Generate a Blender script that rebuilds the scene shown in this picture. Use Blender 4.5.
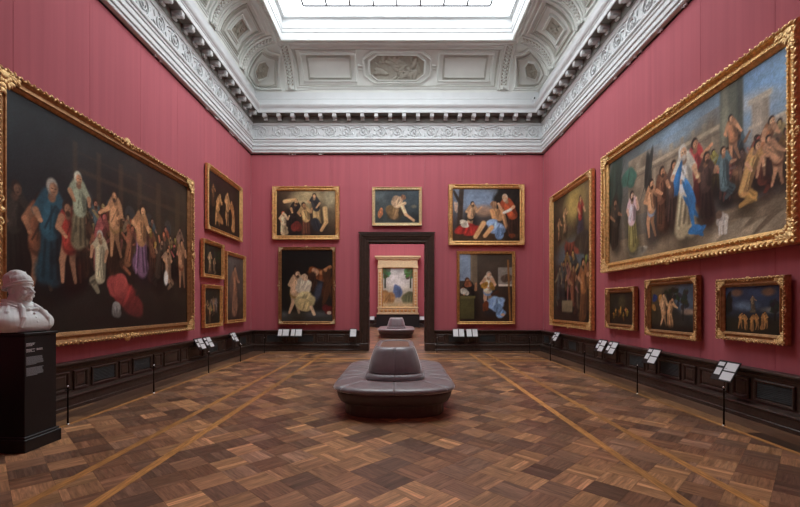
import bpy, math, random
import numpy as np
from mathutils import Vector, Matrix, Euler

for o in list(bpy.data.objects):
    bpy.data.objects.remove(o, do_unlink=True)
SC = bpy.context.scene
COL = SC.collection
PI = math.pi
random.seed(7)

# ------------------------------------------------------------------ camera, world, exposure
F = 420.0            # focal length in pixels of an 800 px wide frame
CX, CY = 399.0, 304.5  # vanishing point
CAMX, CAMZ = 0.065, 1.6
cam = bpy.data.cameras.new('camera')
cam.sensor_width = 36.0
cam.lens = 36.0 * F / 800.0
cam.shift_x = (400.0 - CX) / 800.0
cam.shift_y = (CY - 253.5) / 800.0
cam.clip_start = 0.05
cam_o = bpy.data.objects.new('camera', cam)
cam_o.location = (CAMX, 0, CAMZ)
cam_o.rotation_euler = (PI / 2, 0, 0)
COL.objects.link(cam_o)
SC.camera = cam_o

world = bpy.data.worlds.new('world')
SC.world = world
world.use_nodes = True
world.node_tree.nodes['Background'].inputs[0].default_value = (0.75, 0.85, 1.0, 1)
world.node_tree.nodes['Background'].inputs[1].default_value = 1.0
SKY_STRENGTH = 6.3      # daylight through the frosted glass of the skylights
FAR_SKY_STRENGTH = 4.5
SC.view_settings.view_transform = 'Standard'
SC.view_settings.look = 'None'
SC.view_settings.gamma = 1.0
SC.view_settings.use_curve_mapping = False
SC.view_settings.exposure = 0.0

# room dimensions
XW = 5.08            # half width
YB = 14.6            # back wall
YSK = 6.5            # near edge of the skylight, unseen and set to darken the near walls
YF = -1.2            # wall behind the camera
YFAR = 30.0          # far wall of the next room
ZARCH = 6.866        # underside of the cornice


# ------------------------------------------------------------------ helpers
def lin(c):
    c = c / 255.0
    return c / 12.92 if c <= 0.04045 else ((c + 0.055) / 1.055) ** 2.4


def rgb(r, g, b):
    return (lin(r), lin(g), lin(b), 1.0)


class MB:
    def __init__(self):
        self.v = []
        self.f = []
        self.uv = None
        self.tone = None

    def quad(self, a, b, c, d):
        n = len(self.v)
        self.v += [tuple(a), tuple(b), tuple(c), tuple(d)]
        self.f.append((n, n + 1, n + 2, n + 3))

    def box(self, x0, x1, y0, y1, z0, z1, bev=0.0):
        n = len(self.v)
        if bev <= 0:
            self.v += [(x, y, z) for z in (z0, z1) for y in (y0, y1) for x in (x0, x1)]
            for q in ((0, 2, 3, 1), (4, 5, 7, 6), (0, 1, 5, 4), (2, 6, 7, 3), (0, 4, 6, 2), (1, 3, 7, 5)):
                self.f.append(tuple(n + i for i in q))
            return self
        # chamfered box: three vertices at each corner
        b = min(bev, (x1 - x0) / 2.01, (y1 - y0) / 2.01, (z1 - z0) / 2.01)
        idx = {}
        for i, sx in enumerate((0, 1)):
            for j, sy in enumerate((0, 1)):
                for k, sz in enumerate((0, 1)):
                    X = (x0, x1)[sx]; Y = (y0, y1)[sy]; Z = (z0, z1)[sz]
                    dx = b * (1, -1)[sx]; dy = b * (1, -1)[sy]; dz = b * (1, -1)[sz]
                    m = len(self.v)
                    self.v += [(X, Y + dy, Z + dz), (X + dx, Y, Z + dz), (X + dx, Y + dy, Z)]
                    idx[(sx, sy, sz)] = m
        I = lambda a, c, d, ax: idx[(a, c, d)] + ax
        for s in (0, 1):
            q = [I(s, 0, 0, 0), I(s, 1, 0, 0), I(s, 1, 1, 0), I(s, 0, 1, 0)]
            self.f.append(tuple(q if s else q[::-1]))
            q = [I(0, s, 0, 1), I(1, s, 0, 1), I(1, s, 1, 1), I(0, s, 1, 1)]
            self.f.append(tuple(q[::-1] if s else q))
            q = [I(0, 0, s, 2), I(1, 0, s, 2), I(1, 1, s, 2), I(0, 1, s, 2)]
            self.f.append(tuple(q if s else q[::-1]))
        for s in (0, 1):
            for t in (0, 1):
                self.f.append((I(0, s, t, 1), I(1, s, t, 1), I(1, s, t, 2), I(0, s, t, 2)))
                self.f.append((I(s, 0, t, 0), I(s, 1, t, 0), I(s, 1, t, 2), I(s, 0, t, 2)))
                self.f.append((I(s, t, 0, 0), I(s, t, 1, 0), I(s, t, 1, 1), I(s, t, 0, 1)))
        for c in idx.values():
            self.f.append((c, c + 1, c + 2))
        return self

    def grid(self, pts, closed_u=False, closed_v=False):
        """pts[i][j] -> quads"""
        n = len(self.v)
        R, C = len(pts), len(pts[0])
        for r in pts:
            self.v += [tuple(p) for p in r]
        for i in range(R if closed_u else R - 1):
            for j in range(C if closed_v else C - 1):
                a = n + i * C + j
                b = n + i * C + (j + 1) % C
                c = n + ((i + 1) % R) * C + (j + 1) % C
                d = n + ((i + 1) % R) * C + j
                self.f.append((a, b, c, d))
        return self

    def tube(self, path, rad, seg=8, closed=False, cap=True):
        P = [Vector(p) for p in path]
        m = len(P)
        rr = rad if isinstance(rad, (list, tuple)) else [rad] * m
        rings = []
        up = Vector((0.123, 0.31, 0.94)).normalized()
        for i in range(m):
            if closed:
                t = P[(i + 1) % m] - P[i - 1]
            else:
                t = P[min(i + 1, m - 1)] - P[max(i - 1, 0)]
            t.normalize()
            u = up - t * up.dot(t)
            if u.length < 1e-3:
                u = Vector((1, 0, 0)) - t * t.x
            u.normalize()
            w = t.cross(u)
            up = u
            rings.append([P[i] + (u * math.cos(2 * PI * k / seg) + w * math.sin(2 * PI * k / seg)) * rr[i] for k in range(seg)])
        n = len(self.v)
        self.grid(rings, closed_u=closed, closed_v=True)
        if cap and not closed:
            self.f.append(tuple(n + k for k in range(seg))[::-1])
            self.f.append(tuple(n + (m - 1) * seg + k for k in range(seg)))
        return self

    def ell(self, c, r, rot=(0, 0, 0), u=8, v=6):
        M = Euler(rot).to_matrix()
        c = Vector(c)
        n = len(self.v)
        self.v.append(tuple(c + M @ Vector((0, 0, -r[2]))))
        for i in range(1, v):
            ph = -PI / 2 + PI * i / v
            for j in range(u):
                th = 2 * PI * j / u
                self.v.append(tuple(c + M @ Vector((r[0] * math.cos(ph) * math.cos(th), r[1] * math.cos(ph) * math.sin(th), r[2] * math.sin(ph)))))
        self.v.append(tuple(c + M @ Vector((0, 0, r[2]))))
        top = len(self.v) - 1
        for j in range(u):
            self.f.append((n, n + 1 + (j + 1) % u, n + 1 + j))
            for i in range(v - 2):
                a = n + 1 + i * u
                self.f.append((a + j, a + (j + 1) % u, a + u + (j + 1) % u, a + u + j))
            a = n + 1 + (v - 2) * u
            self.f.append((a + j, a + (j + 1) % u, top))
        return self

    def lathe(self, prof, seg=16, c=(0, 0, 0)):
        pts = [[(c[0] + r * math.cos(2 * PI * k / seg), c[1] + r * math.sin(2 * PI * k / seg), c[2] + z) for k in range(seg)] for r, z in prof]
        n = len(self.v)
        self.grid(pts, closed_v=True)
        self.f.append(tuple(n + k for k in range(seg))[::-1])
        self.f.append(tuple(n + (len(prof) - 1) * seg + k for k in range(seg)))
        return self

    def mesh(self, name, smooth=False):
        me = bpy.data.meshes.new(name)
        me.from_pydata(self.v, [], self.f)
        if smooth:
            me.polygons.foreach_set('use_smooth', [True] * len(me.polygons))
        me.update()
        return me


def fix_normals(me):
    import bmesh
    bm = bmesh.new()
    bm.from_mesh(me)
    bmesh.ops.recalc_face_normals(bm, faces=bm.faces)
    bm.to_mesh(me)
    bm.free()
    return me


def link(name, me, mat=None, parent=None, loc=None, rot=None, scale=None):
    o = bpy.data.objects.new(name, me)
    COL.objects.link(o)
    if mat is not None and me is not None and not me.materials:
        me.materials.append(mat)
    if parent is not None:
        o.parent = parent
    if loc is not None:
        o.location = loc
    if rot is not None:
        o.rotation_euler = rot
    if scale is not None:
        o.scale = scale
    return o


def obj(name, mb, mat, parent=None, smooth=False, fix=True, **k):
    me = mb.mesh(name, smooth)
    if fix:
        fix_normals(me)
    return link(name, me, mat, parent, **k)


def tag(o, label=None, cat=None, group=None, kind=None):
    if label: o['label'] = label
    if cat: o['category'] = cat
    if group: o['group'] = group
    if kind: o['kind'] = kind
    return o


def thing(name, label, cat, loc=(0, 0, 0), rotz=0, group=None):
    o = bpy.data.objects.new(name, None)
    o.empty_display_size = 0.1
    COL.objects.link(o)
    o.location = loc
    o.rotation_euler = (0, 0, rotz)
    return tag(o, label, cat, group)


def struct(name, mb, mat, label, **k):
    o = obj(name, mb, mat, **k)
    return tag(o, label, kind='structure')


# ------------------------------------------------------------------ materials
def material(name, color, rough=0.6, metal=0.0, noise=0.0, nscale=8.0, bump=0.0, bscale=60.0, coat=0.0, stretch=(1, 1, 1), spec=0.5):
    m = bpy.data.materials.new(name)
    m.use_nodes = True
    nt = m.node_tree
    b = nt.nodes['Principled BSDF']
    b.inputs['Base Color'].default_value = color
    b.inputs['Roughness'].default_value = rough
    b.inputs['Metallic'].default_value = metal
    b.inputs['Coat Weight'].default_value = coat
    b.inputs['Specular IOR Level'].default_value = spec
    tc = nt.nodes.new('ShaderNodeTexCoord')
    mp = nt.nodes.new('ShaderNodeMapping')
    mp.inputs['Scale'].default_value = stretch
    nt.links.new(tc.outputs['Object'], mp.inputs[0])
    if noise > 0:
        n = nt.nodes.new('ShaderNodeTexNoise')
        n.inputs['Scale'].default_value = nscale
        n.inputs['Detail'].default_value = 5
        nt.links.new(mp.outputs[0], n.inputs['Vector'])
        mr = nt.nodes.new('ShaderNodeMapRange')
        mr.inputs['To Min'].default_value = 1 - noise
        mr.inputs['To Max'].default_value = 1 + noise
        mr.inputs['From Min'].default_value = 0.25
        mr.inputs['From Max'].default_value = 0.75
        nt.links.new(n.outputs[0], mr.inputs[0])
        mx = nt.nodes.new('ShaderNodeVectorMath')
        mx.operation = 'SCALE'
        mx.inputs[0].default_value = color[:3]
        nt.links.new(mr.outputs[0], mx.inputs['Scale'])
        nt.links.new(mx.outputs[0], b.inputs['Base Color'])
    if bump > 0:
        n2 = nt.nodes.new('ShaderNodeTexNoise')
        n2.inputs['Scale'].default_value = bscale
        n2.inputs['Detail'].default_value = 4
        nt.links.new(mp.outputs[0], n2.inputs['Vector'])
        bp = nt.nodes.new('ShaderNodeBump')
        bp.inputs['Strength'].default_value = bump
        bp.inputs['Distance'].default_value = 0.02
        nt.links.new(n2.outputs[0], bp.inputs['Height'])
        nt.links.new(bp.outputs[0], b.inputs['Normal'])
    return m


def attr_material(name, rough=0.5, spec=0.5, grain=False, coat=0.0):
    m = bpy.data.materials.new(name)
    m.use_nodes = True
    nt = m.node_tree
    b = nt.nodes['Principled BSDF']
    a = nt.nodes.new('ShaderNodeAttribute')
    a.attribute_name = 'col'
    b.inputs['Roughness'].default_value = rough
    b.inputs['Specular IOR Level'].default_value = spec
    b.inputs['Coat Weight'].default_value = coat
    b.inputs['Coat Roughness'].default_value = 0.25
    out = a.outputs['Color']
    if grain:
        uv = nt.nodes.new('ShaderNodeUVMap')
        uv.uv_map = 'uv'
        oi = nt.nodes.new('ShaderNodeObjectInfo')
        add = nt.nodes.new('ShaderNodeVectorMath')
        add.operation = 'ADD'
        cmb = nt.nodes.new('ShaderNodeCombineXYZ')
        mul = nt.nodes.new('ShaderNodeMath'); mul.operation = 'MULTIPLY'; mul.inputs[1].default_value = 37.0
        nt.links.new(oi.outputs['Random'], mul.inputs[0])
        nt.links.new(mul.outputs[0], cmb.inputs[0])
        nt.links.new(mul.outputs[0], cmb.inputs[1])
        nt.links.new(uv.outputs[0], add.inputs[0])
        nt.links.new(cmb.outputs[0], add.inputs[1])
        mp = nt.nodes.new('ShaderNodeMapping')
        mp.inputs['Scale'].default_value = (5, 42, 1)
        nt.links.new(add.outputs[0], mp.inputs[0])
        n = nt.nodes.new('ShaderNodeTexNoise')
        n.inputs['Scale'].default_value = 1.0
        n.inputs['Detail'].default_value = 3
        n.inputs['Roughness'].default_value = 0.65
        nt.links.new(mp.outputs[0], n.inputs['Vector'])
        mr = nt.nodes.new('ShaderNodeMapRange')
        mr.inputs['From Min'].default_value = 0.3
        mr.inputs['From Max'].default_value = 0.7
        mr.inputs['To Min'].default_value = 0.6
        mr.inputs['To Max'].default_value = 1.4
        nt.links.new(n.outputs[0], mr.inputs[0])
        mr2 = nt.nodes.new('ShaderNodeMapRange')
        mr2.inputs['To Min'].default_value = 0.78
        mr2.inputs['To Max'].default_value = 1.22
        nt.links.new(oi.outputs['Random'], mr2.inputs[0])
        mm = nt.nodes.new('ShaderNodeMath'); mm.operation = 'MULTIPLY'
        nt.links.new(mr.outputs[0], mm.inputs[0])
        nt.links.new(mr2.outputs[0], mm.inputs[1])
        sc = nt.nodes.new('ShaderNodeVectorMath'); sc.operation = 'SCALE'
        nt.links.new(out, sc.inputs[0])
        nt.links.new(mm.outputs[0], sc.inputs['Scale'])
        out = sc.outputs[0]
    nt.links.new(out, b.inputs['Base Color'])
    return m


def emission(name, color, strength):
    m = bpy.data.materials.new(name)
    m.use_nodes = True
    nt = m.node_tree
    nt.nodes.remove(nt.nodes['Principled BSDF'])
    e = nt.nodes.new('ShaderNodeEmission')
    e.inputs[0].default_value = color
    e.inputs[1].default_value = strength
    nt.links.new(e.outputs[0], nt.nodes['Material Output'].inputs[0])
    return m


def fabric_material():
    m = material('wall_fabric', (0.50, 0.135, 0.162, 1), rough=0.85, noise=0.0, bump=0.08, bscale=400, spec=0.2)
    nt = m.node_tree
    b = nt.nodes['Principled BSDF']
    tc = nt.nodes.new('ShaderNodeNewGeometry')
    mp = nt.nodes.new('ShaderNodeMapping')
    mp.inputs['Scale'].default_value = (9, 9, 0.25)
    nt.links.new(tc.outputs['Position'], mp.inputs[0])
    n = nt.nodes.new('ShaderNodeTexNoise')
    n.inputs['Scale'].default_value = 1.0
    n.inputs['Detail'].default_value = 6
    nt.links.new(mp.outputs[0], n.inputs['Vector'])
    mr = nt.nodes.new('ShaderNodeMapRange')
    mr.inputs['From Min'].default_value = 0.3
    mr.inputs['From Max'].default_value = 0.7
    mr.inputs['To Min'].default_value = 0.93
    mr.inputs['To Max'].default_value = 1.07
    nt.links.new(n.outputs[0], mr.inputs[0])
    sc = nt.nodes.new('ShaderNodeVectorMath'); sc.operation = 'SCALE'
    sc.inputs[0].default_value = (0.50, 0.135, 0.162)
    nt.links.new(mr.outputs[0], sc.inputs['Scale'])
    nt.links.new(sc.outputs[0], b.inputs['Base Color'])
    return m


M = {}
M['fabric'] = fabric_material()
M['plaster'] = material('painted_plaster', (0.65, 0.675, 0.68, 1), rough=0.7, noise=0.04, nscale=3, bump=0.05, bscale=30)
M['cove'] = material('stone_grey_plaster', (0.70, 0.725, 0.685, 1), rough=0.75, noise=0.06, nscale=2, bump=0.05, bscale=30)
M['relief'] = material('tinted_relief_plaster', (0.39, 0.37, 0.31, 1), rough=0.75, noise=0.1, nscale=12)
M['covedark'] = material('stone_tint_with_shade', (0.46, 0.46, 0.41, 1), rough=0.75, noise=0.06, nscale=2)  # darker stone tint; also paints the recess shade that the mouldings lack
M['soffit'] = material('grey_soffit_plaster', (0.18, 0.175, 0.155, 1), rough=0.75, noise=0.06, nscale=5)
M['darkwood'] = material('dark_stained_oak', (0.055, 0.034, 0.026, 1), rough=0.35, noise=0.35, nscale=14, bump=0.12, bscale=40, stretch=(1, 1, 1))
M['grille'] = material('grey_vent_metal', (0.085, 0.095, 0.10, 1), rough=0.4, metal=0.3, noise=0.15, nscale=20)
M['black'] = material('black_paint', (0.010, 0.010, 0.011, 1), rough=0.45, noise=0.15, nscale=20)
M['blackmetal'] = material('black_metal', (0.012, 0.012, 0.012, 1), rough=0.3, metal=0.5, noise=0.1)
M['steel'] = material('steel_tip', (0.75, 0.75, 0.75, 1), rough=0.25, metal=1.0, noise=0.05)
M['gold'] = material('gilded_wood', (0.74, 0.44, 0.17, 1), rough=0.36, metal=0.85, noise=0.35, nscale=18, bump=0.5, bscale=55)
M['goldlight'] = material('bright_gilding', (0.92, 0.63, 0.29, 1), rough=0.3, metal=0.85, noise=0.3, nscale=20, bump=0.4, bscale=60)
M['goldpale'] = material('pale_gilding', (0.78, 0.62, 0.36, 1), rough=0.45, metal=0.5, noise=0.25, nscale=25, bump=0.4, bscale=40)
M['goldbrown'] = material('bronzed_gilding', (0.40, 0.21, 0.09, 1), rough=0.38, metal=0.75, noise=0.35, nscale=16, bump=0.45, bscale=50)
M['canvas'] = attr_material('oil_on_canvas', rough=0.42, spec=0.4)
M['leather'] = material('brown_leather_lit', (0.235, 0.212, 0.225, 1), rough=0.42, noise=0.12, nscale=9, bump=0.06, bscale=120, coat=0.8)  # base colour raised to stand in for skylight sheen on the seat
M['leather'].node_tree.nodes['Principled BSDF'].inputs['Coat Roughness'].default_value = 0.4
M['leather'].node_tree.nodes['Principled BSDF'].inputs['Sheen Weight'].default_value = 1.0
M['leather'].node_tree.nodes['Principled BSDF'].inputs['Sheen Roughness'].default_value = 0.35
M['leathershade'] = material('brown_leather_shaded', (0.085, 0.068, 0.066, 1), rough=0.42, noise=0.12, nscale=9, bump=0.06, bscale=120)  # darker copy of the leather; the skirt's shade is put into the colour
M['benchwood'] = material('brown_bench_wood', (0.085, 0.055, 0.042, 1), rough=0.4, noise=0.2, nscale=10)
M['tray'] = material('brown_wood_tray', (0.22, 0.12, 0.08, 1), rough=0.4, noise=0.2, nscale=10)
M['paper'] = material('white_card', (0.80, 0.82, 0.84, 1), rough=0.6, noise=0.02)
M['ink'] = material('grey_print', (0.22, 0.23, 0.25, 1), rough=0.7, noise=0.05)
M['lettering'] = material('white_lettering', (0.75, 0.75, 0.76, 1), rough=0.6, noise=0.02)
M['greyprint'] = material('pale_grey_print', (0.32, 0.34, 0.36, 1), rough=0.6, noise=0.1, nscale=80)
M['marble'] = material('white_marble', (0.84, 0.89, 0.88, 1), rough=0.5, noise=0.1, nscale=7, bump=0.05, bscale=50)
M['parquet'] = attr_material('oak_parquet', rough=0.33, spec=0.5, grain=True)
M['subfloor'] = material('dark_floor_joint', (0.075, 0.05, 0.036, 1), rough=0.6, noise=0.2)
M['skyglass'] = emission('daylit_frosted_glass', (0.93, 0.97, 1.0, 1), SKY_STRENGTH)
M['farglass'] = emission('daylit_frosted_glass_next_room', (0.93, 0.97, 1.0, 1), FAR_SKY_STRENGTH)
M['glazing'] = material('grey_glazing_bar', (0.25, 0.26, 0.28, 1), rough=0.5, noise=0.05)


# ------------------------------------------------------------------ floor
TS = 0.29
XIN = 4.35           # inlaid outer line
YIN = 13.77
GAP = 0.0008


def clip_poly(poly, x0, x1, y0, y1):
    def cl(p, ax, lim, sgn):
        out = []
        for i in range(len(p)):
            a, b = p[i], p[(i + 1) % len(p)]
            ia = sgn * (a[ax] - lim) <= 1e-9
            ib = sgn * (b[ax] - lim) <= 1e-9
            if ia:
                out.append(a)
            if ia != ib:
                t = (lim - a[ax]) / (b[ax] - a[ax])
                out.append(tuple(a[k] + (b[k] - a[k]) * t for k in range(len(a))))
        return out
    for ax, lim, s in ((0, x0, -1), (0, x1, 1), (1, y0, -1), (1, y1, 1)):
        if poly:
            poly = cl(poly, ax, lim, s)
    return poly


class FloorMB:
    """prisms with a colour and a uv on every corner"""
    def __init__(self):
        self.v = []; self.f = []; self.c = []; self.uv = []

    def prism(self, poly, z0, z1, col):
        # poly: (x, y, u, w)
        n = len(self.v); k = len(poly)
        for p in poly: self.v.append((p[0], p[1], z1))
        for p in poly: self.v.append((p[0], p[1], z0))
        self.f.append(tuple(n + i for i in range(k)))
        self.c += [col] * k
        self.uv += [(p[2], p[3]) for p in poly]
        for i in range(k):
            j = (i + 1) % k
            self.f.append((n + j, n + i, n + k + i, n + k + j))
            self.c += [col] * 4
            self.uv += [(poly[j][2], poly[j][3]), (poly[i][2], poly[i][3])] * 2

    def mesh(self, name):
        me = bpy.data.meshes.new(name)
        me.from_pydata(self.v, [], self.f)
        ca = me.color_attributes.new('col', 'FLOAT_COLOR', 'CORNER')
        ca.data.foreach_set('color', np.array([(c[0], c[1], c[2], 1) for c in self.c], np.float32).ravel())
        ul = me.uv_layers.new(name='uv')
        ul.data.foreach_set('uv', np.array(self.uv, np.float32).ravel())
        me.update()
        return me


rng = random.Random(3)
WOODS = [(116, 84, 64), (128, 94, 72), (104, 77, 61), (142, 104, 76), (96, 72, 58), (120, 91, 72), (152, 113, 80), (112, 80, 60)]


def wood(k=1.0):
    c = rng.choice(WOODS)
    j = k * 1.13 * rng.uniform(0.88, 1.12)
    return tuple(lin(min(255, q * j)) for q in c)


def block_strips(fm, cx, cy, ang, clip=None, base=None, off=0.0):
    """five strips of one square parquet block"""
    ca, sa = math.cos(ang), math.sin(ang)
    h = TS / 2 - GAP
    w = 2 * h / 5
    base = base or wood()
    u0, w0 = rng.uniform(0, 20), rng.uniform(0, 20)
    for i in range(5):
        y0 = -h + i * w + 0.00015
        y1 = -h + (i + 1) * w - 0.00015
        k = rng.uniform(0.80, 1.22)
        if rng.random() < 0.07: k *= 1.35
        col = tuple(q * k for q in base)
        poly = []
        for (px, py) in ((-h, y0), (h, y0), (h, y1), (-h, y1)):
            poly.append((cx + px * ca - py * sa, cy + px * sa + py * ca, u0 + px, w0 + py + i * 0.37))
        if clip:
            poly = clip_poly(poly, *clip)
            if len(poly) < 3:
                continue
        fm.prism(poly, -0.0025, 0.0, col)


fb = MB().box(-XW - 0.2, XW + 0.2, YF - 0.2, YB + 0.35, -0.12, -0.002)
floor = struct('floor', fb, M['subfloor'], 'brown diagonal parquet floor with paired pale inlaid lines')
variants = []
for i in range(20):
    fm = FloorMB()
    block_strips(fm, 0, 0, 0)
    me = fm.mesh('parquet_block')
    me.materials.append(M['parquet'])
    variants.append(me)
cells = []
S2 = TS * math.sqrt(0.5)
for i in range(-60, 80):
    for j in range(-60, 80):
        x = (i - j) * S2
        y = 3.0 + (i + j) * S2
        if abs(x) > XIN + S2 or y < YF - S2 or y > YIN + S2:
            continue
        cells.append((x, y, i, j))
inner = [c for c in cells if abs(c[0]) < XIN - S2 and c[1] < YIN - S2 and c[1] > 0]


def seen(c):
    if c[1] < 2.6: return False
    px = CX + F * (c[0] - CAMX) / c[1]
    py = CY + F * CAMZ / c[1]
    return -10 < px < 810 and py < 515


near = sorted([c for c in inner if seen(c)], key=lambda c: c[1] ** 2 + 0.3 * c[0] ** 2)[:300]
nearset = set((c[2], c[3]) for c in near)
for c in near:
    ang = PI / 4 + (PI / 2 if (c[2] + c[3]) % 2 else 0)
    link('parquet_block', rng.choice(variants), None, floor, loc=(c[0], c[1], 0), rot=(0, 0, ang + PI * rng.randint(0, 1)))
fm = FloorMB()
for c in cells:
    if (c[2], c[3]) in nearset: continue
    ang = PI / 4 + (PI / 2 if (c[2] + c[3]) % 2 else 0)
    block_strips(fm, c[0], c[1], ang, clip=(-XIN, XIN, YF, YIN), base=wood(1.0))
me = fm.mesh('parquet_field'); me.materials.append(M['parquet'])
o = link('parquet_field', me, None, floor); o['kind'] = 'stuff'
# border planks between the outer line and the walls
def plank_run(x0, x1, y0, y1, along_y, tag_name='border_plank', n=3, length=1.9, k=0.85):
    w = ((x1 - x0) if along_y else (y1 - y0)) / n
    for r in range(n):
        s = (y0 if along_y else x0) - rng.uniform(0, length * 0.8)
        end = y1 if along_y else x1
        while s < end:
            a = max(s, y0 if along_y else x0) + 0.0006
            b = min(s + length, end) - 0.0006
            s += length
            if b - a < 0.05: continue
            f2 = FloorMB()
            u0 = rng.uniform(0, 30)
            col = wood(k)
            if along_y:
                p = [(x0 + r * w + GAP, a), (x0 + (r + 1) * w - GAP, a), (x0 + (r + 1) * w - GAP, b), (x0 + r * w + GAP, b)]
                poly = [(q[0], q[1], u0 + q[1], u0 + q[0]) for q in p]
            else:
                p = [(a, y0 + r * w + GAP), (b, y0 + r * w + GAP), (b, y0 + (r + 1) * w - GAP), (a, y0 + (r + 1) * w - GAP)]
                poly = [(q[0], q[1], u0 + q[0], u0 + q[1]) for q in p]
            f2.prism(poly, -0.0025, 0.0, col)
            me = f2.mesh(tag_name); me.materials.append(M['parquet'])
            link(tag_name, me, None, floor)


plank_run(XIN, XW, YF, YB, True)
plank_run(-XW, -XIN, YF, YB, True)
plank_run(-XIN, XIN, YIN, YB, False)
plank_run(-1.0, 1.0, YB, YB + 0.35, False, n=2)


def inlay(x0, x1, y0, y1, along_y, length=1.45):
    s = y0 if along_y else x0
    end = y1 if along_y else x1
    while s < end - 0.01:
        e = min(s + length, end)
        f2 = FloorMB()
        k = rng.uniform(0.86, 1.12)
        col = tuple(lin(q) * k for q in (196, 140, 80))
        p = ([(x0, s + 0.0006), (x1, s + 0.0006), (x1, e - 0.0006), (x0, e - 0.0006)] if along_y
             else [(s + 0.0006, y0), (e - 0.0006, y0), (e - 0.0006, y1), (s + 0.0006, y1)])
        u0 = rng.uniform(0, 30)
        poly = [(q[0], q[1], u0 + (q[1] if along_y else q[0]), (q[0] if along_y else q[1])) for q in p]
        f2.prism(poly, -0.004, 0.0012 if along_y else 0.0009, col)
        me = f2.mesh('inlay_strip'); me.materials.append(M['parquet'])
        link('inlay_strip', me, None, floor)
        s = e


for sx in (-1, 1):
    for xc, w in ((2.38, 0.095), (2.93, 0.09), (4.35, 0.065)):
        inlay(sx * xc - w / 2, sx * xc + w / 2, YF, YIN, True)
for yc, w in ((YIN, 0.11), (12.44, 0.16), (11.9, 0.16)):
    inlay(-XIN, XIN, yc - w / 2, yc + w / 2, False)

# next room's floor
ff = MB().box(-4.6, 4.6, YB + 0.35, YFAR + 0.1, -0.12, -0.002)
ffloor = struct('floor_next_room', ff, M['subfloor'], 'brown wooden floor of the room beyond the doorway')
fm = FloorMB()
for i in range(40):
    for j in range(-16, 16):
        x, y = (j + 0.5) * TS, YB + 0.35 + (i + 0.5) * 0.4
        if y > YFAR: continue
        f_ = [(x - TS / 2 + GAP, y - 0.2 + GAP), (x + TS / 2 - GAP, y - 0.2 + GAP), (x + TS / 2 - GAP, y + 0.2 - GAP), (x - TS / 2 + GAP, y + 0.2 - GAP)]
        fm.prism([(q[0], q[1], q[0] + i, q[1] + j) for q in f_], -0.0025, 0.0, wood(0.95))
me = fm.mesh('parquet_field'); me.materials.append(M['parquet'])
o = link('parquet_field', me, None, ffloor); o['kind'] = 'stuff'

# ------------------------------------------------------------------ walls
DOX0, DOX1, DOZ = -0.985, 0.965, 3.75      # door opening
DTH = 0.35                                  # wall thickness at the doorway
wl = struct('wall_left', MB().box(-XW - 0.2, -XW - 0.012, YF - 0.2, YB + DTH, -0.05, 10.9), M['plaster'], 'long gallery wall hung with rose red fabric and a huge crowd painting')
wr = struct('wall_right', MB().box(XW + 0.012, XW + 0.2, YF - 0.2, YB + DTH, -0.05, 10.9), M['plaster'], 'long gallery wall hung with rose red fabric and a huge temple painting')
b = MB()
b.box(-XW - 0.012, DOX0, YB + 0.012, YB + DTH - 0.012, -0.05, 10.9)
b.box(DOX1, XW + 0.012, YB + 0.012, YB + DTH - 0.012, -0.05, 10.9)
b.box(DOX0, DOX1, YB + 0.012, YB + DTH - 0.012, DOZ, 10.9)
wb = struct('wall_back', b, M['plaster'], 'rose red end wall pierced by a tall doorway')
wf = struct('wall_front', MB().box(-XW - 0.012, XW + 0.012, YF - 0.2, YF - 0.012, -0.05, 10.9), M['plaster'], 'rose red wall behind the viewer')


def fabric(parent, x0, x1, y0, y1, z0, z1):
    bx = MB().box(x0, x1, y0, y1, z0, z1, bev=0.004)
    obj('fabric_panel', bx, M['fabric'], parent)


s = YF
ys = [YF, 0.0, 1.4, 2.8, 4.2, 5.6, 6.99, 8.36, 9.75, 11.1, 12.5, 13.6, YB]
for a, c in zip(ys[:-1], ys[1:]):
    fabric(wl, -XW - 0.012, -XW, a + 0.0008, c - 0.0008, 0.1, 7.0)
    fabric(wr, XW, XW + 0.012, a + 0.0008, c - 0.0008, 0.1, 7.0)
xs = [-XW + 0.001, -3.6, -2.3, DOX0, DOX1, 2.3, 3.6, XW - 0.001]
for a, c in zip(xs[:-1], xs[1:]):
    z0 = DOZ if a == DOX0 else 0.1
    fabric(wb, a + 0.0008, c - 0.0008, YB, YB + 0.012, z0, 7.0)
    fabric(wf, a + 0.0008, c - 0.0008, YF - 0.012, YF, 0.1, 7.0)

# next room
wfar = struct('wall_far', MB().box(-4.7, 4.7, YFAR, YFAR + 0.2, -0.05, 9.0), M['fabric'], 'rose red end wall of the next room behind the altarpiece')
struct('wall_next_room_left', MB().box(-4.75, -4.5, YB + DTH, YFAR, -0.05, 9.0), M['fabric'], 'rose red side wall of the next room')
struct('wall_next_room_right', MB().box(4.5, 4.75, YB + DTH, YFAR, -0.05, 9.0), M['fabric'], 'rose red side wall of the next room')
b = MB()
b.box(-4.7, -2.6, YB + DTH, YFAR, 9.0, 9.2).box(2.6, 4.7, YB + DTH, YFAR, 9.0, 9.2)
b.box(-2.6, 2.6, YB + DTH, YB + DTH + 2.0, 9.0, 9.2).box(-2.6, 2.6, YFAR - 2.0, YFAR + 0.1, 9.0, 9.2)
struct('ceiling_next_room', b, M['plaster'], 'pale plaster ceiling of the next room around its skylight')
for i in range(4):
    y0 = YB + DTH + 2.0 + i * 2.85
    o = obj('window_next_room', MB().box(-2.6, 2.6, y0, y0 + 2.8, 9.1, 9.12), M['farglass'])
    tag(o, 'frosted skylight glass of the next room', kind='structure')

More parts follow.
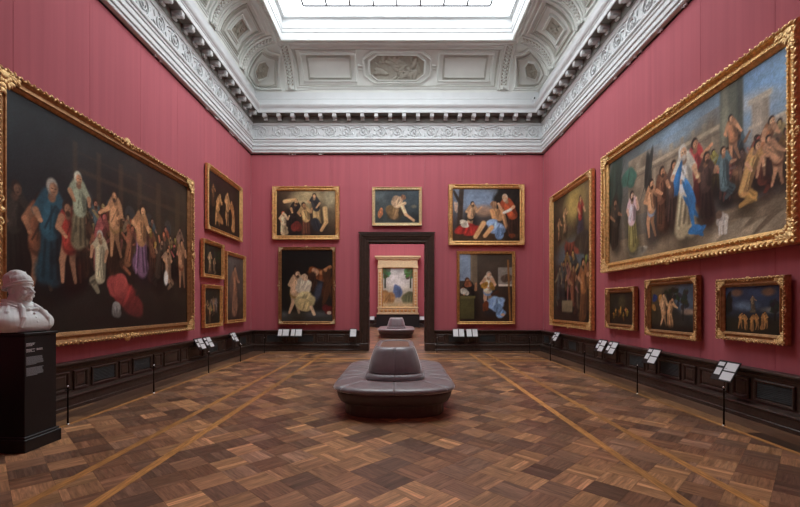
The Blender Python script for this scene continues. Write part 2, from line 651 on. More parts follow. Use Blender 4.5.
# ------------------------------------------------------------------ dado
def moulding_ring(mb, x0, x1, z0, z1, y, prof):
    """closed mitred rectangle; prof = [(inset, depth towards -y)]"""
    pts = []
    for (i, d) in prof:
        pts.append([(x0 + i, y - d, z0 + i), (x1 - i, y - d, z0 + i), (x1 - i, y - d, z1 - i), (x0 + i, y - d, z1 - i)])
    mb.grid(pts, closed_v=True)


DADO_CACHE = {}


def dado_panel_mesh(w, kind):
    key = (round(w, 3), kind)
    if key in DADO_CACHE: return DADO_CACHE[key]
    mb = MB()
    if kind == 'panel':
        moulding_ring(mb, -w / 2, w / 2, 0.27, 0.57, 0, [(0, 0), (0, 0.022), (0.012, 0.03), (0.03, 0.024), (0.04, 0.004), (0.05, 0.004), (0.075, 0.016)])
        mb.quad((-w / 2 + 0.075, -0.016, 0.345), (w / 2 - 0.075, -0.016, 0.345), (w / 2 - 0.075, -0.016, 0.495), (-w / 2 + 0.075, -0.016, 0.495))
        me = mb.mesh('panel')
    else:
        moulding_ring(mb, -w / 2, w / 2, 0.27, 0.57, 0, [(0, 0), (0, 0.022), (0.012, 0.03), (0.03, 0.024), (0.04, 0.004)])
        me = mb.mesh('panel_frame')
    me.materials.append(M['darkwood'])
    DADO_CACHE[key] = me
    return me


def grille_mesh(w):
    key = (round(w, 3), 'slats')
    if key in DADO_CACHE: return DADO_CACHE[key]
    mb = MB()
    n = 9
    for i in range(n):
        z = 0.315 + i * (0.215 / n)
        mb.quad((-w / 2 + 0.04, -0.004, z), (w / 2 - 0.04, -0.004, z), (w / 2 - 0.04, -0.016, z + 0.02), (-w / 2 + 0.04, -0.016, z + 0.02))
        mb.quad((-w / 2 + 0.04, -0.016, z + 0.02), (w / 2 - 0.04, -0.016, z + 0.02), (w / 2 - 0.04, -0.004, z + 0.0235), (-w / 2 + 0.04, -0.004, z + 0.0235))
    me = mb.mesh('vent_grille'); me.materials.append(M['grille'])
    DADO_CACHE[key] = me
    return me


def dado(name, label, L, loc, rotz, seq, start):
    """runs along local +x from 0 to L, front faces -y, wall plane at y=0"""
    T = 0.06
    root = bpy.data.objects.new(name, None)
    COL.objects.link(root)
    root.location = loc
    root.rotation_euler = (0, 0, rotz)
    tag(root, label, kind='structure')
    mb = MB().box(0, L, -T, 0, 0.2, 0.66)
    obj('back_board', mb, M['darkwood'], root)
    # base with ledge
    prof = [(-0.0, 0), (-0.15, 0), (-0.15, 0.05), (-0.14, 0.06), (-0.14, 0.17), (-0.155, 0.18), (-0.16, 0.2), (-0.15, 0.218), (-0.12, 0.225), (-0.07, 0.24), (-0.06, 0.26), (0, 0.26)]
    mb = MB().grid([[(x, y, z) for (y, z) in prof] for x in (0, L)], closed_v=True)
    mb.f.append(tuple(range(len(prof)))); mb.f.append(tuple(len(prof) + i for i in range(len(prof)))[::-1])
    obj('base_board', mb, M['darkwood'], root)
    prof = [(0, 0.60), (-0.065, 0.60), (-0.07, 0.62), (-0.085, 0.63), (-0.085, 0.645), (-0.11, 0.665), (-0.125, 0.68), (-0.125, 0.70), (-0.11, 0.71), (0, 0.715)]
    mb = MB().grid([[(x, y, z) for (y, z) in prof] for x in (0, L)], closed_v=True)
    mb.f.append(tuple(range(len(prof)))); mb.f.append(tuple(len(prof) + i for i in range(len(prof)))[::-1])
    obj('cap_rail', mb, M['darkwood'], root)
    x = start
    i = 0
    while x < L - 0.05:
        kind = seq[i % len(seq)]
        w = 0.3 if kind == 's' else 0.6
        if x + w > L - 0.04:
            break
        if x >= 0.03:
            if kind == 'g':
                p = link('panel_frame', dado_panel_mesh(w, 'frame'), None, root, loc=(x + w / 2, -T, 0))
                link('vent_grille', grille_mesh(w), None, root, loc=(x + w / 2, -T, 0))
            else:
                link('panel', dado_panel_mesh(w, 'panel'), None, root, loc=(x + w / 2, -T, 0))
        x += w + 0.085
        i += 1
    return root


# left wall: local x runs +Y
dado('baseboard_left', 'dark oak dado with panels under the huge crowd painting', YB - YF, (-XW, YF, 0), PI / 2, 'gswswsgswsgs', 6.02 - YF - 4 * 1.07 + 0.0 - 0.16)
dado('baseboard_right', 'dark oak dado with panels under the huge temple painting', YB - YF, (XW, YB, 0), -PI / 2, 'gswsgswswsgs', 0.2)
dado('baseboard_back_left', 'dark oak dado of the end wall under the night-dark painting', XW - 1.29 - 0.05, (-XW + 0.05, YB, 0), 0, 'sgsgsws', 0.1)
dado('baseboard_back_right', 'dark oak dado of the end wall under the seated woman painting', XW - 1.27 - 0.05, (1.27, YB, 0), 0, 'sgsgsws', 0.1)
dado('baseboard_far_left', 'dark dado of the next room beside the altarpiece', 3.3, (-4.5, YFAR, 0), 0, 'sw', 0.1)
dado('baseboard_far_right', 'dark dado of the next room beside the altarpiece', 3.3, (1.2, YFAR, 0), 0, 'sw', 0.1)

# ------------------------------------------------------------------ doorway
door = bpy.data.objects.new('door_1', None); COL.objects.link(door)
door.location = (0, YB, 0)
tag(door, 'tall doorway with dark carved oak casing', kind='structure')
CW = 0.32


def casing(x_in, sx):
    """upright of the casing; profile across its width"""
    prof = [(0.0, 0.0), (0.0, 0.05), (0.03, 0.065), (0.05, 0.05), (0.11, 0.05), (0.125, 0.075), (0.2, 0.08), (0.215, 0.105), (0.235, 0.115), (0.25, 0.105), (0.29, 0.13), (0.315, 0.125), (CW, 0.10), (CW, 0)]
    return prof


prof = casing(0, 1)
zt = DOZ
for sx, x_in in ((-1, DOX0), (1, DOX1)):
    rows = []
    for z, ext in ((0.26, 0), (zt, 1)):
        rows.append([(x_in + sx * w, -d, z + (w if ext else 0)) for (w, d) in prof])
    obj('door_casing', MB().grid(rows), M['darkwood'], door)
    obj('plinth_block', MB().box(min(x_in, x_in + sx * (CW + 0.02)), max(x_in, x_in + sx * (CW + 0.02)), -0.15, 0, 0, 0.26, bev=0.012), M['darkwood'], door)
    obj('door_jamb', MB().box(min(x_in, x_in + sx * 0.03) - (0.0 if sx > 0 else 0.0), max(x_in, x_in + sx * 0.03), -0.01, DTH + 0.02, 0, zt), M['darkwood'], door)
    # two jamb panels facing the passage
    for z0, z1 in ((0.3, 1.7), (1.85, 3.55)):
        mb = MB().box(min(x_in, x_in - sx * 0.012), max(x_in, x_in - sx * 0.012), 0.05, DTH - 0.04, z0, z1, bev=0.006)
        obj('jamb_panel', mb, M['darkwood'], door)
rows = []
for (x, s) in ((DOX0, -1), (DOX1, 1)):
    rows.append([(x + s * w, -d, zt + w) for (w, d) in prof])
obj('door_lintel', MB().grid(rows), M['darkwood'], door)
obj('lintel_cap', MB().box(DOX0 - CW - 0.03, DOX1 + CW + 0.03, -0.15, 0, zt + CW - 0.005, zt + CW + 0.03, bev=0.01), M['darkwood'], door)
obj('door_head', MB().box(DOX0, DOX1, -0.01, DTH + 0.02, zt, zt + 0.03), M['darkwood'], door)


# ------------------------------------------------------------------ cornice, cove, skylight
def rect_ring(d, z):
    return [(-XW + d, YF + d, z), (XW - d, YF + d, z), (XW - d, YB - d, z), (-XW + d, YB - d, z)]


def rect_sweep(name, prof, mat, label=None, parent=None, kind='structure'):
    mb = MB().grid([rect_ring(d, z) for d, z in prof], closed_v=True)
    o = obj(name, mb, mat, parent, fix=False)
    if parent is None:
        tag(o, label, kind='structure')
    return o


arch = rect_sweep('trim_1', [(0.0, 6.835), (0.09, 6.845), (0.10, 6.86), (0.085, 6.925), (0.11, 6.935), (0.115, 6.95), (0.09, 7.06), (0.115, 7.07), (0.12, 7.085), (0.095, 7.20), (0.115, 7.21), (0.12, 7.23), (0.10, 7.28), (0.13, 7.29), (0.14, 7.31), (0.13, 7.36), (0.05, 7.365)], M['plaster'], 'white stepped moulding at the foot of the cornice')
obj('picture_rail', MB().grid([rect_ring(d, z) for d, z in [(0.0, 6.80), (0.018, 6.80), (0.018, 6.825), (0.0, 6.825)]], closed_v=True), M['blackmetal'], arch)  # rail for the hooks; its black also paints the shadow line under the cornice
frz = rect_sweep('trim_2', [(0.05, 7.365), (0.05, 7.79), (0.075, 7.80), (0.085, 7.83), (0.11, 7.86)], M['plaster'], 'white frieze with running scroll ornament')
cor = rect_sweep('trim_3', [(0.11, 7.86), (0.115, 7.90), (0.115, 8.10), (0.36, 8.11), (0.36, 8.10), (0.385, 8.10), (0.385, 8.22), (0.40, 8.225), (0.40, 8.25), (0.43, 8.28), (0.455, 8.33), (0.46, 8.37), (0.45, 8.385), (0.23, 8.42)], M['plaster'], 'white projecting cornice carried on brackets')
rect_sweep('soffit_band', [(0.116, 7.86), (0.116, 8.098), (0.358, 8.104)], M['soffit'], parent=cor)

# brackets under the corona
mb = MB().box(-0.065, 0.065, -0.235, 0, 0.11, 0.185, bev=0.008)
sidep = []
for k in range(9):
    t = k / 8
    y = -0.225 * (1 - t)
    z = 0.115 - 0.09 * t - 0.02 * math.sin(t * PI * 2)
    sidep.append((y, z))
mb.grid([[(x, y, z) for (y, z) in sidep] + [(x, 0.0, 0.12), (x, -0.225, 0.12)] for x in (-0.055, 0.055)], closed_v=True)
mb.tube([(-0.062, -0.2, 0.095), (0.062, -0.2, 0.095)], 0.036, seg=10)
mb.tube([(-0.062, -0.04, 0.035), (0.062, -0.04, 0.035)], 0.03, seg=10)
br = fix_normals(mb.mesh('bracket')); br.materials.append(M['plaster'])
sp = 0.475
nb = int((2 * XW - 0.8) / sp)
for i in range(nb + 1):
    x = (i - nb / 2) * sp
    link('bracket', br, None, cor, loc=(x, YB - 0.12, 7.915))
    link('bracket', br, None, cor, loc=(x, YF + 0.12, 7.915), rot=(0, 0, PI))
ns = int((YB - YF - 0.8) / sp)
for i in range(ns + 1):
    y = YB - 0.52 - i * sp
    link('bracket', br, None, cor, loc=(-XW + 0.12, y, 7.915), rot=(0, 0, PI / 2))
    link('bracket', br, None, cor, loc=(XW - 0.12, y, 7.915), rot=(0, 0, -PI / 2))

# scroll ornaments on the frieze
mb = MB()
path = []
for k in range(30):
    t = k / 29
    a = -0.6 * PI + t * 3.6 * PI
    r = 0.17 * (1 - t) + 0.03
    path.append((r * math.cos(a), -0.018, r * math.sin(a)))
mb.tube(path, [0.022 - 0.008 * k / 29 for k in range(30)], seg=5)
mb.tube([(-0.31, -0.012, 0.12), (-0.22, -0.014, 0.18), (-0.1, -0.016, 0.195), (0.0, -0.018, 0.18)], [0.012, 0.02, 0.022, 0.02], seg=5)
mb.ell((0, -0.018, 0), (0.045, 0.025, 0.045), u=7, v=5)
for a, r, L in ((0.3, 0.235, 0.075), (1.4, 0.215, 0.05), (2.6, 0.23, 0.07), (3.7, 0.235, 0.08), (4.8, 0.21, 0.055), (5.5, 0.24, 0.07)):
    mb.ell((r * math.cos(a), -0.012, r * math.sin(a) * 0.8), (L, 0.02, 0.024), rot=(0, -a - 0.9, 0), u=7, v=4)
for a, r in ((0.9, 0.11), (2.1, 0.1), (3.4, 0.11), (4.6, 0.1), (5.8, 0.11)):
    mb.ell((r * math.cos(a), -0.012, r * math.sin(a)), (0.04, 0.016, 0.018), rot=(0, -a + 0.7, 0), u=6, v=4)
sm = fix_normals(mb.mesh('scroll_ornament', True)); sm.materials.append(M['plaster'])
sp = 0.585
nb = 16
for i in range(nb + 1):
    x = (i - nb / 2) * sp
    fl = -1 if i % 2 else 1
    link('scroll_ornament', sm, None, frz, loc=(x, YB - 0.05, 7.575), scale=(1, 1, fl))
i = 0
y = YB - 0.4
while y > 3.0:
    fl = -1 if i % 2 else 1
    link('scroll_ornament', sm, None, frz, loc=(-XW + 0.05, y, 7.575), rot=(0, 0, PI / 2), scale=(1, 1, fl))
    link('scroll_ornament', sm, None, frz, loc=(XW - 0.05, y, 7.575), rot=(0, 0, -PI / 2), scale=(-1, 1, fl))
    y -= sp
    i += 1

# cove
SK = 1.45
D0, ZB, AX, AZ = 0.22, 8.86, SK - 0.22, 1.08


def cove_d(t): return SK - AX * math.cos(t)
def cove_z(t): return ZB + AZ * math.sin(t)


def cove_n(t):   # normal in the (inward, up) plane pointing into the room
    n = Vector((math.cos(t) / AX, -math.sin(t) / AZ))
    n.normalize()
    return n


def surf(side, a, t, h=0.0):
    n = cove_n(t)
    d = cove_d(t) + n.x * h
    z = cove_z(t) + n.y * h
    if side == 'back': return (a, YB - d, z)
    if side == 'front': return (a, YF + d, z)
    if side == 'left': return (-XW + d, a, z)
    return (XW - d, a, z)


def corner(sx, th, t, h=0.0):
    """corner cell near the back wall; th 0 = back side, 1 = side-wall side"""
    n_ = cove_n(t)
    r = AX * math.cos(t) - n_.x * h
    z = cove_z(t) + n_.y * h
    ang = th * PI / 2
    n = 2.8 + 30.0 * math.exp(-4.5 * t)
    c, s_ = math.cos(ang), math.sin(ang)
    k = r / ((abs(c) ** n + abs(s_) ** n) ** (1 / n))
    return (sx * (XW - SK + k * s_), YB - SK + k * c, z)


TT = [i / 14 * PI / 2 for i in range(15)]
mb = MB()
x1 = XW - SK
mb.grid([[surf('back', x, t) for t in TT] for x in (-x1, 0, x1)])
mb.grid([[surf('front', x, t) for t in TT] for x in (-x1, 0, x1)])
mb.grid([[surf('left', y, t) for t in TT] for y in (YF + SK, 5, YB - SK)])
mb.grid([[surf('right', y, t) for t in TT] for y in (YF + SK, 5, YB - SK)])
for sx in (-1, 1):
    mb.grid([[corner(sx, k / 32, t) for t in TT] for k in range(33)])
    # rear corners, mirrored
    mb.grid([[(p[0], YF + (YB - p[1]), p[2]) for p in [corner(sx, k / 16, t) for t in TT]] for k in range(17)])
ceil = struct('ceiling', mb, M['cove'], 'coffered grey plaster cove around the skylight', smooth=True, fix=False)
rect_sweep('cove_band', [(0.23, 8.42), (0.225, 8.62), (0.235, 8.63), (0.235, 8.66), (0.22, 8.67), (0.22, 8.87)], M['plaster'], parent=ceil)
# roof void cover above the cove keeps the shell closed
rect_sweep('roof_cover', [(-0.2, 10.8), (SK - 0.05, 10.8)], M['plaster'], parent=ceil)


def mould(name, pts, w, h, parent=ceil, mat=None, closed=True, fn=None):
    h = h * 1.7
    """raised moulding along a path of (surface parameter) points. fn(a,t,h)->xyz"""
    m = len(pts)
    rows = []
    for i in range(m):
        if closed:
            p0, p1 = pts[i - 1], pts[(i + 1) % m]
        else:
            p0, p1 = pts[max(i - 1, 0)], pts[min(i + 1, m - 1)]
        A = Vector(fn(p0[0], p0[1], 0)); B = Vector(fn(p1[0], p1[1], 0))
        P = Vector(fn(pts[i][0], pts[i][1], 0)); H = Vector(fn(pts[i][0], pts[i][1], 0.1)) - P
        H.normalize()
        T = (B - A).normalized()
        S = T.cross(H).normalized()
        # mitre: keep the visual width at corners
        q0 = (P - Vector(fn(*pts[i - 1], 0))).normalized() if (closed or i > 0) else T
        k = 1.0 / max(0.55, abs(q0.dot(T)))
        S = S * k
        rows.append([P + S * (-w / 2), P + S * (-w / 2) + H * h, P + S * (-w * 0.2) + H * h, P + S * (w * 0.1) + H * h * 0.45, P + S * (w * 0.5) + H * h * 0.4, P + S * (w / 2)])
    return obj(name, MB().grid(rows, closed_u=closed), mat or M['cove'], parent, fix=False)


def rect_path(a0, a1, t0, t1, n=7):
    p = [(a0 + (a1 - a0) * i / n, t0) for i in range(n)]
    p += [(a1, t0 + (t1 - t0) * i / n) for i in range(n)]
    p += [(a1 - (a1 - a0) * i / n, t1) for i in range(n)]
    p += [(a0, t1 - (t1 - t0) * i / n) for i in range(n)]
    return p


D = PI / 180
fb_ = lambda a, t, h: surf('back', a, t, h)


def relief(name, fn, ac, tc, ra, rt, count, seed, parent=ceil, size=(0.12, 0.2), figures=True):
    """shallow carved relief of lumps lying on the cove"""
    r = random.Random(seed)
    mb = MB()
    for _ in range(count):
        while True:
            u, v = r.uniform(-1, 1), r.uniform(-1, 1)
            if u * u + v * v * 0.9 < 0.95: break
        P = Vector(fn(ac + u * ra, tc + v * rt, 0.01))
        H = (Vector(fn(ac + u * ra, tc + v * rt, 0.1)) - P).normalized()
        A = (Vector(fn(ac + u * ra + 0.01, tc + v * rt, 0.01)) - P).normalized()
        B = H.cross(A)
        ang = r.uniform(0, PI)
        X = A * math.cos(ang) + B * math.sin(ang)
        Y = H.cross(X)
        s = r.uniform(*size)
        R = Matrix((X, Y, H)).transposed()
        n = len(mb.v)
        mb.ell((0, 0, 0), (s, s * r.uniform(0.3, 0.45), 0.045), u=7, v=5)
        for i in range(n, len(mb.v)):
            mb.v[i] = tuple(P + R @ Vector(mb.v[i]))
    return obj(name, mb, M['relief'], parent, smooth=True)


def field(name, fn, pts, mat, parent=ceil, h=0.004):
    """flat tinted ground inside a panel outline, filled from its centre"""
    c = (sum(p[0] for p in pts) / len(pts), sum(p[1] for p in pts) / len(pts))
    rows = []
    for k in (1.0, 0.66, 0.33, 0.03):
        rows.append([fn(c[0] + (p[0] - c[0]) * k, c[1] + (p[1] - c[1]) * k, h) for p in pts])
    return obj(name, MB().grid(rows, closed_v=True), mat, parent, fix=False)


for fn in (fb_,):
    mould('panel_moulding', rect_path(-3.42, 3.42, 7 * D, 73 * D, 10), 0.07, 0.035, fn=fn)
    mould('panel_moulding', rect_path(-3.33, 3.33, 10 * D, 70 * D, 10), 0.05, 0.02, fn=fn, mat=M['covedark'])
    for sx in (-1, 1):
        a0, a1 = sorted((sx * 1.36, sx * 3.18))
        mould('panel_moulding', rect_path(a0, a1, 17 * D, 64 * D), 0.10, 0.045, fn=fn)
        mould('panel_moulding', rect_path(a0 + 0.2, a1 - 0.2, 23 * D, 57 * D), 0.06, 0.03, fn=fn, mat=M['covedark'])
    octo = [(-1.12, 27 * D), (-0.78, 14 * D), (0.78, 14 * D), (1.12, 27 * D), (1.12, 54 * D), (0.78, 67 * D), (-0.78, 67 * D), (-1.12, 54 * D)]

    def dens(p, n=4):
        out = []
        for i in range(len(p)):
            a, b_ = p[i], p[(i + 1) % len(p)]
            out += [(a[0] + (b_[0] - a[0]) * k / n, a[1] + (b_[1] - a[1]) * k / n) for k in range(n)]
        return out
    sc_ = lambda p, k: [(q[0] * k, 40.5 * D + (q[1] - 40.5 * D) * k) for q in p]
    mould('octagon_moulding', dens(octo), 0.08, 0.05, fn=fn)
    mould('octagon_moulding', dens(sc_(octo, 0.84)), 0.09, 0.05, fn=fn)
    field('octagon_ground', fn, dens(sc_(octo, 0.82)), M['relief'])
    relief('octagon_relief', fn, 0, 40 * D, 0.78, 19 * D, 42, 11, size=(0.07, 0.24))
    # links between octagon and side panels
    for sx in (-1, 1):
        mould('panel_moulding', rect_path(*sorted((sx * 1.13, sx * 1.34)), 37 * D, 44 * D, 3), 0.04, 0.03, fn=fn)


def rib(fn, ac, name='cove_rib'):
    w = 0.2
    rows = []
    for k in range(21):
        t = (3 + 76 * k / 20) * D
        rows.append([fn(ac - w, t, 0), fn(ac - w, t, 0.05), fn(ac - w + 0.05, t, 0.06), fn(ac - w + 0.07, t, 0.03), fn(ac + w - 0.07, t, 0.03), fn(ac + w - 0.05, t, 0.06), fn(ac + w, t, 0.05), fn(ac + w, t, 0)])
    r = obj(name, MB().grid(rows), M['cove'], ceil, fix=False)
    # carved ground and links of the ornament
    rows = [[fn(ac - 0.1, (12 + 64 * k / 12) * D, 0.034), fn(ac + 0.1, (12 + 64 * k / 12) * D, 0.034)] for k in range(13)]
    obj('rib_ground', MB().grid(rows), M['relief'], r, fix=False)
    mb = MB()
    for k in range(12):
        t = (14 + 61 * k / 11) * D
        p = fn(ac, t, 0.04)
        mb.ell(p, (0.055, 0.055, 0.05), u=7, v=5)
        for s in (-1, 1):
            mb.ell(fn(ac + s * 0.065, t + 2.5 * D, 0.04), (0.03, 0.03, 0.035), u=6, v=4)
    o = obj('rib_ornament', mb, M['cove'], r, smooth=True)
    o['kind'] = 'stuff'
    # square rosette at the foot
    mb = MB()
    rows = [[fn(ac + x, (7.5 + y) * D, h) for x, y, h in ((-0.11, -3.5, 0.035), (-0.11, -3.5, 0.075), (0.11, -3.5, 0.075), (0.11, -3.5, 0.035))],
            [fn(ac + x, (7.5 + y) * D, h) for x, y, h in ((-0.11, 3.5, 0.035), (-0.11, 3.5, 0.075), (0.11, 3.5, 0.075), (0.11, 3.5, 0.035))]]
    mb.grid(rows)
    mb.ell(fn(ac, 7.5 * D, 0.08), (0.06, 0.06, 0.06), u=8, v=5)
    obj('rib_rosette', mb, M['cove'], r)
    return r


for sx in (-1, 1):
    rib(fb_, sx * (XW - SK))
for side in ('left', 'right'):
    fn = (lambda sd: (lambda a, t, h: surf(sd, a, t, h)))(side)
    sg = -1 if side == 'left' else 1
    yy = [YB - SK - k * 2.1 for k in range(6)]
    for k, y in enumerate(yy):
        rib(fn, y)
        if k == len(yy) - 1: break
        yc = y - 1.05
        mould('panel_moulding', rect_path(yc - 0.74, yc + 0.74, 7 * D, 73 * D), 0.07, 0.035, fn=fn)
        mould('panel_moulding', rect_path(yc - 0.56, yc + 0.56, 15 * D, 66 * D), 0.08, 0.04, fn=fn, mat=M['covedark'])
        mould('panel_moulding', rect_path(yc - 0.32, yc + 0.32, 26 * D, 55 * D), 0.08, 0.045, fn=fn)
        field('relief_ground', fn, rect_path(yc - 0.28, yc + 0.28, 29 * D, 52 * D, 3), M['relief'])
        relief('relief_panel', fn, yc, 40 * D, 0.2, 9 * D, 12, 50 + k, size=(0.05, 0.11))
# corner cells
for sx in (-1, 1):
    fn = (lambda s_: (lambda a, t, h: corner(s_, a, t, h)))(sx)
    def cpath(e, t0, t1, n=9):
        p = [(e + (1 - 2 * e) * i / n, t0) for i in range(n)]
        tm = [t0 + (t1 - t0) * i / n for i in range(n)]
        p += [(1 - e - (0.5 - e) * (i / n) * 0.15, tm[i]) for i in range(n)]
        p += [(1 - e - (0.5 - e) * 0.15 - (1 - 2 * e - (0.5 - e) * 0.3) * i / n, t1) for i in range(n)]
        p += [(e + (0.5 - e) * 0.15 * (1 - i / n), t1 - (t1 - t0) * i / n) for i in range(n)]
        return p
    mould('corner_moulding', cpath(0.19, 6 * D, 60 * D), 0.08, 0.05, fn=fn)
    mould('corner_moulding', cpath(0.26, 11 * D, 53 * D), 0.07, 0.045, fn=fn, mat=M['covedark'])
    hexa = [(0.5 + 0.13 * math.cos(k * PI / 3 + PI / 6) * 1.0, 32 * D + 14 * D * math.sin(k * PI / 3 + PI / 6)) for k in range(6)]
    hexa = dens(hexa, 3)
    mould('hexagon_moulding', hexa, 0.05, 0.05, fn=fn)
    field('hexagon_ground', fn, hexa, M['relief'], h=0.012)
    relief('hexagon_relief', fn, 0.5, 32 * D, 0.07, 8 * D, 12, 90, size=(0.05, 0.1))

# egg-and-dart rail and skylight curb
mb = MB()
def beadrow(p0, p1, step, r):
    p0, p1 = Vector(p0), Vector(p1)
    n = int((p1 - p0).length / step)
    for i in range(n + 1):
        c = p0 + (p1 - p0) * (i / n)
        mb.ell(c, r, u=6, v=4)
dd, zz = 1.37, 9.925
beadrow((-XW + dd, YB - dd, zz), (XW - dd, YB - dd, zz), 0.085, (0.03, 0.05, 0.035))
beadrow((-XW + dd, YB - dd, zz), (-XW + dd, 5.0, zz), 0.085, (0.05, 0.03, 0.035))
beadrow((XW - dd, YB - dd, zz), (XW - dd, 5.0, zz), 0.085, (0.05, 0.03, 0.035))
o = obj('egg_and_dart_row', mb, M['cove'], ceil, smooth=True); o['kind'] = 'stuff'
rect_sweep('skylight_rail', [(1.22, 9.93), (1.22, 9.885), (1.25, 9.875), (1.28, 9.89), (1.30, 9.93), (1.42, 9.93), (1.42, 9.87), (1.45, 9.86), (1.47, 9.88)], M['cove'], parent=ceil)



def sky_ring(d, z):
    return [(-XW + d, YSK - 1.45 + d, z), (XW - d, YSK - 1.45 + d, z), (XW - d, YB - d, z), (-XW + d, YB - d, z)]


curb_prof = [(1.44, 9.93), (1.47, 9.88), (1.475, 9.95), (1.475, 10.10), (1.50, 10.11), (1.50, 10.20), (1.52, 10.22), (1.52, 10.34), (1.50, 10.37), (1.50, 10.50), (1.60, 10.52), (1.60, 10.58), (1.47, 10.60), (1.30, 10.80)]
curb = struct('trim_4', MB().grid([sky_ring(d, z) for d, z in curb_prof], closed_v=True), M['plaster'], 'white stepped curb around the skylight', fix=False)
obj('added_ceiling_plate', MB().box(-XW + 1.4, XW - 1.4, YF + 1.4, YSK + 0.02, 9.935, 10.0), M['cove'], ceil)  # added unseen ceiling; cuts the skylight short to darken the near walls
sky = bpy.data.objects.new('window_1', None); COL.objects.link(sky)
sky.location = (0, 0, 10.56)
tag(sky, 'bright frosted glass skylight with thin grey glazing bars', kind='structure')
SX = XW - 1.6
SY0, SY1 = YSK + 0.15, YB - 1.6
BX, BY = 2.8, YB - 2.03
cols = [-SX] + [-BX + 0.7 * i for i in range(9)] + [SX]
rows_ = [SY1, BY]
while rows_[-1] - 1.15 > SY0 + 0.4: rows_.append(rows_[-1] - 1.15)
rows_.append(SY0)
for i in range(len(cols) - 1):
    for j in range(len(rows_) - 1):
        w = cols[i + 1] - cols[i]; l = rows_[j] - rows_[j + 1]
        obj('pane', MB().box(cols[i] + 0.004, cols[i + 1] - 0.004, rows_[j + 1] + 0.004, rows_[j] - 0.004, 0.0, 0.012), M['skyglass'], sky)
for x in cols[1:-1]:
    obj('glazing_bar', MB().box(x - 0.03, x + 0.03, SY0 + 0.4, BY, -0.03, -0.002), M['glazing'], sky)
for y in rows_[1:-1]:
    obj('glazing_bar', MB().box(-BX, BX, y - 0.035, y + 0.035, -0.034, -0.004), M['glazing'], sky)

# ------------------------------------------------------------------ paintings
def to_lin(a):
    a = np.clip(a, 0, 255) / 255.0
    return np.where(a <= 0.04045, a / 12.92, ((a + 0.055) / 1.055) ** 2.4)


